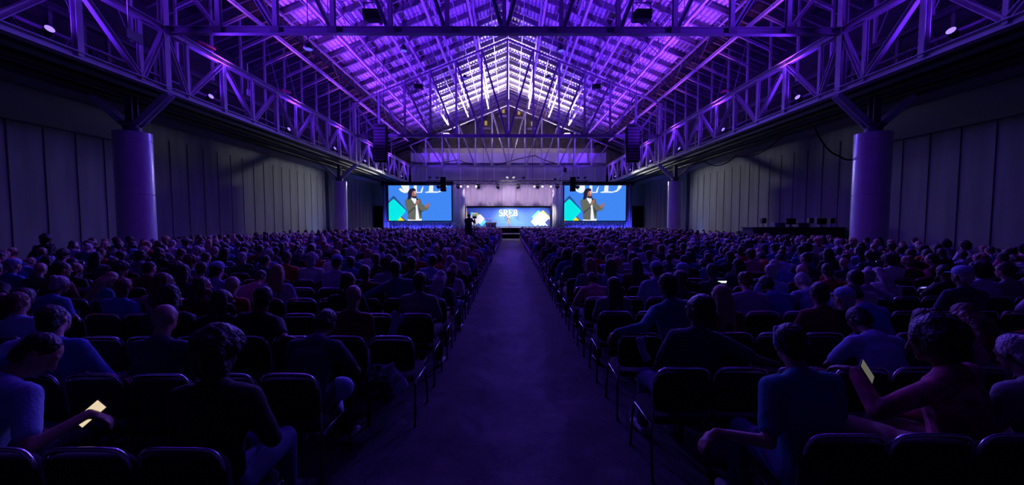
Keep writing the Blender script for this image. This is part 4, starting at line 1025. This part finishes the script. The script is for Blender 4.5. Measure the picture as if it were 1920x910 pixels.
# (proto, shirt, hair, skin, dx, scale)
FIX = {
 (-1, 0, 1): (9, 'black', 'black', 3, 0, 1.03), (-1, 1, 3): (5, 'navy', 'grey', 1, -.18, 1.0), (-1, 1, 1): (2, 'navy', 'black', 2, -.02, 1.0),
 (-1, 2, 1): (5, 'maroon', 'grey', 1, 0, 1.0), (-1, 2, 3): (10, 'black', 'black', 2, 0, 1.0), (-1, 1, 6): (2, 'pale blue', 'grey', 0, 0, 1.0), (-1, 4, 5): (1, 'lavender', 'blond', 0, 0, 1.0), (-1, 4, 6): (2, 'pink', 'brown', 1, 0, 1),
 (-1, 3, 7): (3, 'pink', 'auburn', 1, 0, 1), (-1, 3, 2): (11, 'black', 'brown', 1, 0, 1), (-1, 4, 2): (4, 'maroon', 'brown', 1, 0, 1), (-1, 2, 9): (8, 'orange', 'black', 2, 0, 1), (-1, 2, 5): (1, 'black', 'black', 3, 0, 1),
 (-1, 8, 1): (5, 'red', 'grey', 0, 0, 1), (-1, 5, 1): (4, 'navy', 'black', 2, 0, 1.03), (-1, 6, 1): (10, 'pale blue', 'black', 1, 0, 1),
 (1, 1, 0): (10, 'navy', 'black', 3, .12, 1.05), (1, 2, 1): (4, 'teal', 'black', 2, 0, 1.08), (1, 2, 2): (1, 'maroon', 'blond', 0, 0, .98), (1, 2, 4): (0, 'maroon', 'black', 2, .18, 1), (1, 2, 6): (2, 'blue', 'brown', 0, -.1, 1.04),
 (1, 3, 4): (6, 'lavender', 'auburn', 0, 0, 1), (1, 1, 4): (2, 'pale blue', 'black', 2, 0, 1), (1, 1, 6): (8, 'pink', 'auburn', 1, -.05, 1), (1, 4, 7): (5, 'maroon', 'grey', 0, 0, 1), (1, 5, 0): (1, 'plaid', 'blond', 0, .1, 1),
 (1, 5, 2): (1, 'maroon', 'brown', 1, 0, 1), (1, 3, 6): (2, 'pale blue', 'grey', 0, 0, 1.05), (1, 5, 8): (2, 'blue', 'grey', 0, 0, 1.05), (1, 7, 10): (2, 'orange', 'black', 1, 0, 1.05), (1, 10, 12): (8, 'orange', 'black', 2, 0, 1),
 (1, 4, 4): (11, 'navy', 'black', 2, 0, 1), (1, 0, 3): None, (1, 0, 1): None, (-1, 0, 4): None,
}
seats = []
for sd in (-1, 1):
    for r in range(NR):
        y = rowy(sd, r)
        for s in range(31 if y > 14 else 29):
            if (sd, r, s) in NOSEAT: continue
            x = seatx(sd, s); cy = y + .27
            if abs(x - (XC + sd * 15.37)) < .95 and min(abs(cy - Y1), abs(cy - Y2)) < 1.0: continue
            if x > 13.2 and sd > 0 and 20.6 < cy < 23.7: continue
            if -2.9 < x < -1.0 and 20.4 < cy < 23.6: continue
            if abs(x) > 9.6 and abs(x) < 10.6: continue
            if abs(x) > 960 / 740 * cy + 1.0: continue
            seats.append((sd, r, s, x, cy))
rnd = random.Random(42)
occ = {}
cols = ['white', 'pale blue', 'blue', 'navy', 'black', 'red', 'orange', 'pink', 'grey', 'teal', 'green', 'maroon', 'lavender', 'plaid']
wts = [9, 12, 12, 14, 16, 5, 3, 6, 8, 6, 3, 9, 7, 4]
hcol = ['black', 'brown', 'blond', 'grey', 'auburn']
for (sd, r, s, x, cy) in seats:
    k = (sd, r, s)
    if k in FIX: occ[k] = FIX[k]; continue
    f = .62 if r < 6 else (.80 if r < 12 else .9)
    if s == 0: f = .93
    if k in EMPTY or rnd.random() > f: continue
    occ[k] = (rnd.choice((0, 1, 2, 3, 5, 6, 7, 8, 9, 11)) if s == 0 else rnd.randrange(12), rnd.choices(cols, wts)[0], rnd.choices(hcol, [10, 8, 4, 4, 2])[0], rnd.choices([0, 1, 2, 3], [4, 3, 3, 3])[0], rnd.uniform(-.04, .04), rnd.uniform(.94, 1.05))
NFULL_ROWS = 5
def seatword(sd, s): return '%s seat %s of the aisle' % (ORD[s], SIDE[sd])
order = sorted(seats, key=lambda q: q[4] + abs(q[3]) * .15)
nch = npeople = 0
far_chairs = []; far_people = []
for (sd, r, s, x, cy) in order:
    k = (sd, r, s); o_ = occ.get(k, 0); rz = rnd.uniform(-.03, .03)
    if nch < 300:
        lab = '%s black chair, %s row from camera, %s' % ('empty' if o_ == 0 else 'occupied', ORD[r], seatword(sd, s))
        if r < NFULL_ROWS:
            c = chair0 if nch == 0 else copy_tree(chair0)
        else: c = chair1 if not chair1.get('used') else chair1.copy()
        if r >= NFULL_ROWS:
            if c is chair1: chair1['used'] = 1
            else: COL.objects.link(c)
            if 'used' in c and c is not chair1: del c['used']
        c.location = (x, cy, 0); c.rotation_euler = (0, 0, rz)
        tag(c, lab, 'chair', 'rows of audience chairs'); nch += 1
    else: far_chairs.append((x, cy, rz))
    if o_ and k in occ:
        pi, cl, hc_, sk, dx, sc = o_; pz = rnd.uniform(-.12, .12)
        if npeople < 290:
            ht = HTXT[PROTO_DEF[pi]['hair']]; ht = ht % hc_ if '%s' in ht else ht
            lab = '%s top, %s, %s row, %s seat %s of aisle' % (cl, ht, ORD[r], ORD[s], SIDE[sd])
            lab = 'person in ' + lab
            loc = (x + dx, cy + rnd.uniform(-.02, .02), -.0)
            if r < 7: person_full(PROT[pi], loc, pz, sc, SK[sk], SHM[cl], HAIR[hc_], rnd.choice(TR), rnd.choice(SHOE), lab)
            else:
                me = MID[pi]; o = mobj('person', me, [SK[sk], SHM[cl], rnd.choice(TR), HAIR[hc_], rnd.choice(SHOE)]); o.location = loc; o.rotation_euler = (0, 0, pz); o.scale = (sc,) * 3
                tag(o, lab, 'person', 'seated audience')
            npeople += 1
        else: far_people.append((x + dx, cy, pz, sc, pi, cl, hc_, sk))
if 'used' in chair1: del chair1['used']

def mass(name, items, protos, matlist, mapper):
    V = []; LS = []; LI = []; MI = []; off = 0; lo = 0
    packs = []
    for m in protos:
        v = np.array(m.v, dtype=np.float32); idx = np.concatenate([np.array(f) for f in m.f]); ls = np.array([len(f) for f in m.f]); mi = np.array(m.m); packs.append((v, idx, ls, mi))
    for it in items:
        x, y, rz, sc, pk, mp = mapper(it); v, idx, ls, mi = packs[pk]; c, s_ = math.cos(rz), math.sin(rz)
        q = v * sc; w = np.empty_like(q); w[:, 0] = q[:, 0] * c - q[:, 1] * s_ + x; w[:, 1] = q[:, 0] * s_ + q[:, 1] * c + y; w[:, 2] = q[:, 2]
        V.append(w); LI.append(idx + off); LS.append(ls); MI.append(np.array(mp)[mi]); off += len(v)
    V = np.concatenate(V); LI = np.concatenate(LI).astype(np.int32); LS = np.concatenate(LS).astype(np.int32); MI = np.concatenate(MI).astype(np.int32)
    me = bpy.data.meshes.new(name); me.vertices.add(len(V)); me.vertices.foreach_set('co', V.ravel()); me.loops.add(len(LI)); me.loops.foreach_set('vertex_index', LI)
    me.polygons.add(len(LS)); st_ = np.concatenate([[0], np.cumsum(LS)[:-1]]).astype(np.int32); me.polygons.foreach_set('loop_start', st_)
    for m in matlist: me.materials.append(m)
    me.polygons.foreach_set('material_index', MI); me.polygons.foreach_set('use_smooth', np.ones(len(LS), dtype=bool)); me.update(calc_edges=True)
    o = bpy.data.objects.new(name, me); COL.objects.link(o); return o
ml = SK + [SHM[c] for c in cols] + TR + [HAIR[c] for c in hcol] + SHOE
def pmap(it):
    x, y, rz, sc, pi, cl, hc_, sk = it
    return x, y, rz, sc, pi % len(LOW), [sk, 4 + cols.index(cl), 4 + len(cols) + (pi * 7 + int(x * 10)) % 3, 4 + len(cols) + 3 + hcol.index(hc_), 4 + len(cols) + 3 + 5 + pi % 2]
tag(mass('audience_crowd', far_people, LOW, ml, pmap), 'dense seated crowd filling the farther rows up to the stage', 'crowd', kind='stuff')
tag(mass('chair_rows', far_chairs, [simple], [CHPAD, CHROME], lambda it: (it[0], it[1], it[2], 1.0, 0, [0, 1])), 'black chairs in the farther rows beneath the crowd', 'chairs', kind='stuff')
print('SEATS', len(seats), 'people', npeople, 'far', len(far_people), 'chairs far', len(far_chairs))

# ------------------------------------------------------------------ particular people near the camera
def phone(loc, rot, name, lab, m, size=(.075, .009, .155)):
    t = thing(name, lab, 'phone' if name != 'tablet' else 'tablet', loc); t.rotation_euler = rot
    MB().box((0, 0, 0), size).build('case', BLACK, t, bevel=.003)
    MB().box((0, -size[1] / 2 - .001, 0), (size[0] * .9, .002, size[2] * .93)).build('screen', m, t)
    return t
# left: bent man reading a bright phone
x, cy = seatx(-1, 4), rowy(-1, 0) + .27
P = figure(lean=26, side=3, hy=-45, hp=24, arms=('lap', (.40, .26, .80)), hair='short', fat=1.1, voxel=.0075, seed=31)
person_full(P, (x + .02, cy - .02, 0), -.10, 1.04, SK[1], SHM['pale blue'], HAIR['black'], TR[2], SHOE[0], 'dark haired person in pale blue shirt bent over a bright phone, first row left')
PHS = emis('phone_cream', (1.0, 0.80, 0.52), 0.8)
q = at(170, 776, 2.38)
phone(q, (math.radians(-25), math.radians(42), math.radians(0)), 'phone', 'phone with cream lit screen held by the bent person in pale blue', PHS)
# right: person with headband, green top, arm stretched to the left chair
x, cy = seatx(1, 1), rowy(1, 0) + .27
P = figure(lean=12, side=-3, hy=-10, hp=8, arms=((-.52, .02, .74), 'lap'), hair='band', fat=1.15, voxel=.0075, seed=32, sleeve='short')
person_full(P, (x - .02, cy, 0), .05, 1.03, SK[1], SHM['teal'], HAIR['black'], TR[0], SHOE[0], 'person in teal top with headband stretching the left arm sideways, first row')
# right: large person turned left with phone
x, cy = seatx(1, 3), rowy(1, 0) + .27
P = figure(lean=8, side=-6, hy=30, hp=10, arms=((-.30, .32, .98), 'lap'), hair='afro', fat=1.25, voxel=.0075, seed=33, sleeve='long')
person_full(P, (x - .02, cy + .05, 0), .35, 1.05, SK[2], mat('shirt_patterned_red', (.36, .07, .12), .85, var=(14, .7)), HAIR['black'], TR[1], SHOE[1], 'large person in patterned red shirt with afro hair turning toward a phone, first row')
PHW = emis('phone_dim', (.75, .72, .55), .16)
phone(at(1625, 697, 2.62), (Matrix.Rotation(math.radians(-34), 3, 'Y') @ Matrix.Rotation(math.radians(34), 3, 'Z')).to_euler(), 'phone', 'phone seen edge-on held up by the large person in red', PHW)
phone(at(1352, 531, 6.0), (.7, 0, 0), 'tablet', 'tablet with bright white screen in the lap of a right side listener', emis('tablet_white', (1, 1, 1), 1.6), (.15, .01, .11))
phone(at(1731, 539, 6.2), (1.0, 0, 0), 'phone', 'phone with blue lit screen among the right side rows', emis('phone_blue', (.35, .3, 1), 1.2), (.08, .01, .05))
phone(at(1549, 482, 12.0), (.3, 0, 0), 'phone', 'tiny lit phone far back in the right side rows', emis('tablet_white', (1, 1, 1), 1.6), (.06, .01, .06))
# cap hung on the aisle corner of a chair
pc = at(634, 730, 2.72)
t = thing('baseball_cap', 'blue cap hanging from the aisle chair corner on the left', 'cap', pc); t.rotation_euler = (0, math.radians(35), 0)
t.rotation_euler = (math.radians(-12), math.radians(78), 0)
dm = MB(); N = 24; dv = []; df = []
for i in range(8):
    a = PI / 2 * i / 7
    for k in range(N): dv.append((.082 * math.cos(a) * math.cos(2 * PI * k / N), .078 * math.cos(a) * math.sin(2 * PI * k / N), .105 * math.sin(a) ** .9))
for i in range(7):
    for k in range(N): df.append((i * N + k, i * N + (k + 1) % N, (i + 1) * N + (k + 1) % N, (i + 1) * N + k))
o = dm.add(dv, df).build('crown', SHM['pale blue'], t, True); md = o.modifiers.new('s', 'SOLIDIFY'); md.thickness = .003
bm_ = MB(); bp = [(.075 * math.cos(a), .076 * math.sin(a), 0) for a in [math.radians(x) for x in range(-70, 71, 10)]]; bq = [(.055 + .11 * math.cos(a), .078 * math.sin(a), -.012 + .01 * abs(math.cos(a))) for a in [math.radians(x) for x in range(-80, 81, 10)]]
n1 = len(bp); bq = bq[1:-1]; bm_.add(bp + bq, [(i, i + 1, n1 + i + 1, n1 + i) for i in range(n1 - 1)])
o = bm_.build('brim', SHM['pale blue'], t, True); md = o.modifiers.new('s', 'SOLIDIFY'); md.thickness = .003
MB().tube([(0, 0, .103), (0, 0, .109)], .007, 10).build('button', SHM['pale blue'], t)
# bag hung on the third row aisle chair
pc = at(738, 704, 3.66)
t = thing('shoulder_bag', 'pale patterned bag hanging on the aisle chair, third row left', 'bag', pc); t.rotation_euler = (0, math.radians(-28), 0)
me = fuse([capm((0, 0, .08), .05, (0, 0, -.12), .085, .6), capm((-.04, 0, .1), .04, (.03, 0, .1), .04, .6)], .008, 'bag_body', .02, 4); mobj('body', me, [mat('bag_cloth', (.55, .58, .7), .8, var=(18, .6))], t)
MB().tube([(-.03, 0, .12), (-.12, 0, .18), (-.14, 0, .02), (-.04, 0, -.05)], .012, 6).build('strap', SHM['pale blue'], t)
# jackets hung over chairs
def jacket(px, py, Y, w, h_, rot, m, lab):
    p = at(px, py, Y); t = thing('draped_jacket', lab, 'jacket', p, 0, 'jackets left on chairs'); t.rotation_euler = (0, rot, 0)
    me = fuse([capm((-w * .3, 0, h_ * .35), w * .18, (w * .1, 0, -h_ * .35), w * .3, .35), capm((w * .2, 0, h_ * .38), w * .16, (0, 0, -h_ * .1), w * .2, .4)], .009, 'jacket_cloth', .018, int(px)); mobj('cloth', me, [m], t)
jacket(742, 612, 4.6, .22, .42, .4, SHM['pale blue'], 'pale blue jacket draped over the aisle end chair left, near')
jacket(783, 592, 5.6, .16, .26, -.2, SHM['pale blue'], 'pale blue cloth hanging at the aisle end left, farther')
jacket(1207, 655, 3.3, .10, .26, -.25, SHM['lavender'], 'lavender cloth bag hanging on the aisle end chair right')  # cloth shape standing in for a hanging bag
#jacket(1672, 662, 3.05, .34, .16, -.5, SHM['pale blue'], 'pale blue jacket bunched on a chair back at the right')
# standing people: camera operator on a platform by the aisle, speaker on stage, one dark figure at the left wall
t = thing('camera_platform', 'black riser platform by the aisle under the camera operator', 'platform', (-2.0, 22, 0))
MB().box((0, 0, .7), (1.7, 1.9, .1)).build('deck', BLACKM, t)
MB().box((0, 0, .33), (1.66, 1.86, .65)).build('skirt', DK, t)
P = figure(stand=True, lean=6, hy=-25, arms=('cam', 'cam'), hair='cap', fat=1.3, sleeve='long', seed=40)
person_full(P, (at(879, 420, 22).x, 21.8, .75), -.2, .98, SK[2], SHM['black'], HAIR['black'], TR[2], SHOE[1], 'person in black standing on the platform behind a video camera', 'standing people')
t = thing('video_camera', 'video camera on tripod in front of the operator in black', 'camera', (at(889, 420, 22).x, 22.3, .75))
MB().box((0, 0, 1.55), (.2, .42, .24)).build('body', BLACK, t, bevel=.02); MB().tube([(0, .2, 1.55), (0, .42, 1.55)], [.06, .08], 12).build('lens', BLACK, t)
MB().box((.02, -.24, 1.62), (.17, .03, .12)).build('viewfinder', emis('viewfinder', (.3, .7, .35), .5), t)
for a_ in (0.5, 2.6, 4.7): MB().tube([(0, 0, 1.42), (.35 * math.cos(a_), .35 * math.sin(a_), 0)], .02, 6).build('tripod_leg', BLACK, t)
P = figure(stand=True, lean=2, hy=-20, arms=('mic', 'open'), hair='long', sleeve='long', seed=41)
person_full(P, (at(954, 420, 51.6).x, 51.6, SZ), PI - .5, 1.0, SK[2], mat('jacket_olive', (.16, .17, .11), .8), HAIR['black'], TR[1], SHOE[0], 'person in olive jacket speaking into a microphone at the middle of the stage', 'standing people')
P = figure(stand=True, lean=12, hy=0, arms=('down', 'down'), hair='afro', fat=1.5, sleeve='long', seed=42)
person_full(P, (at(74, 440, 10.3).x, 10.3, 0), 0, .96, SK[3], SHM['black'], HAIR['black'], TR[2], SHOE[1], 'person in black with round hair standing by the left wall', 'standing people')
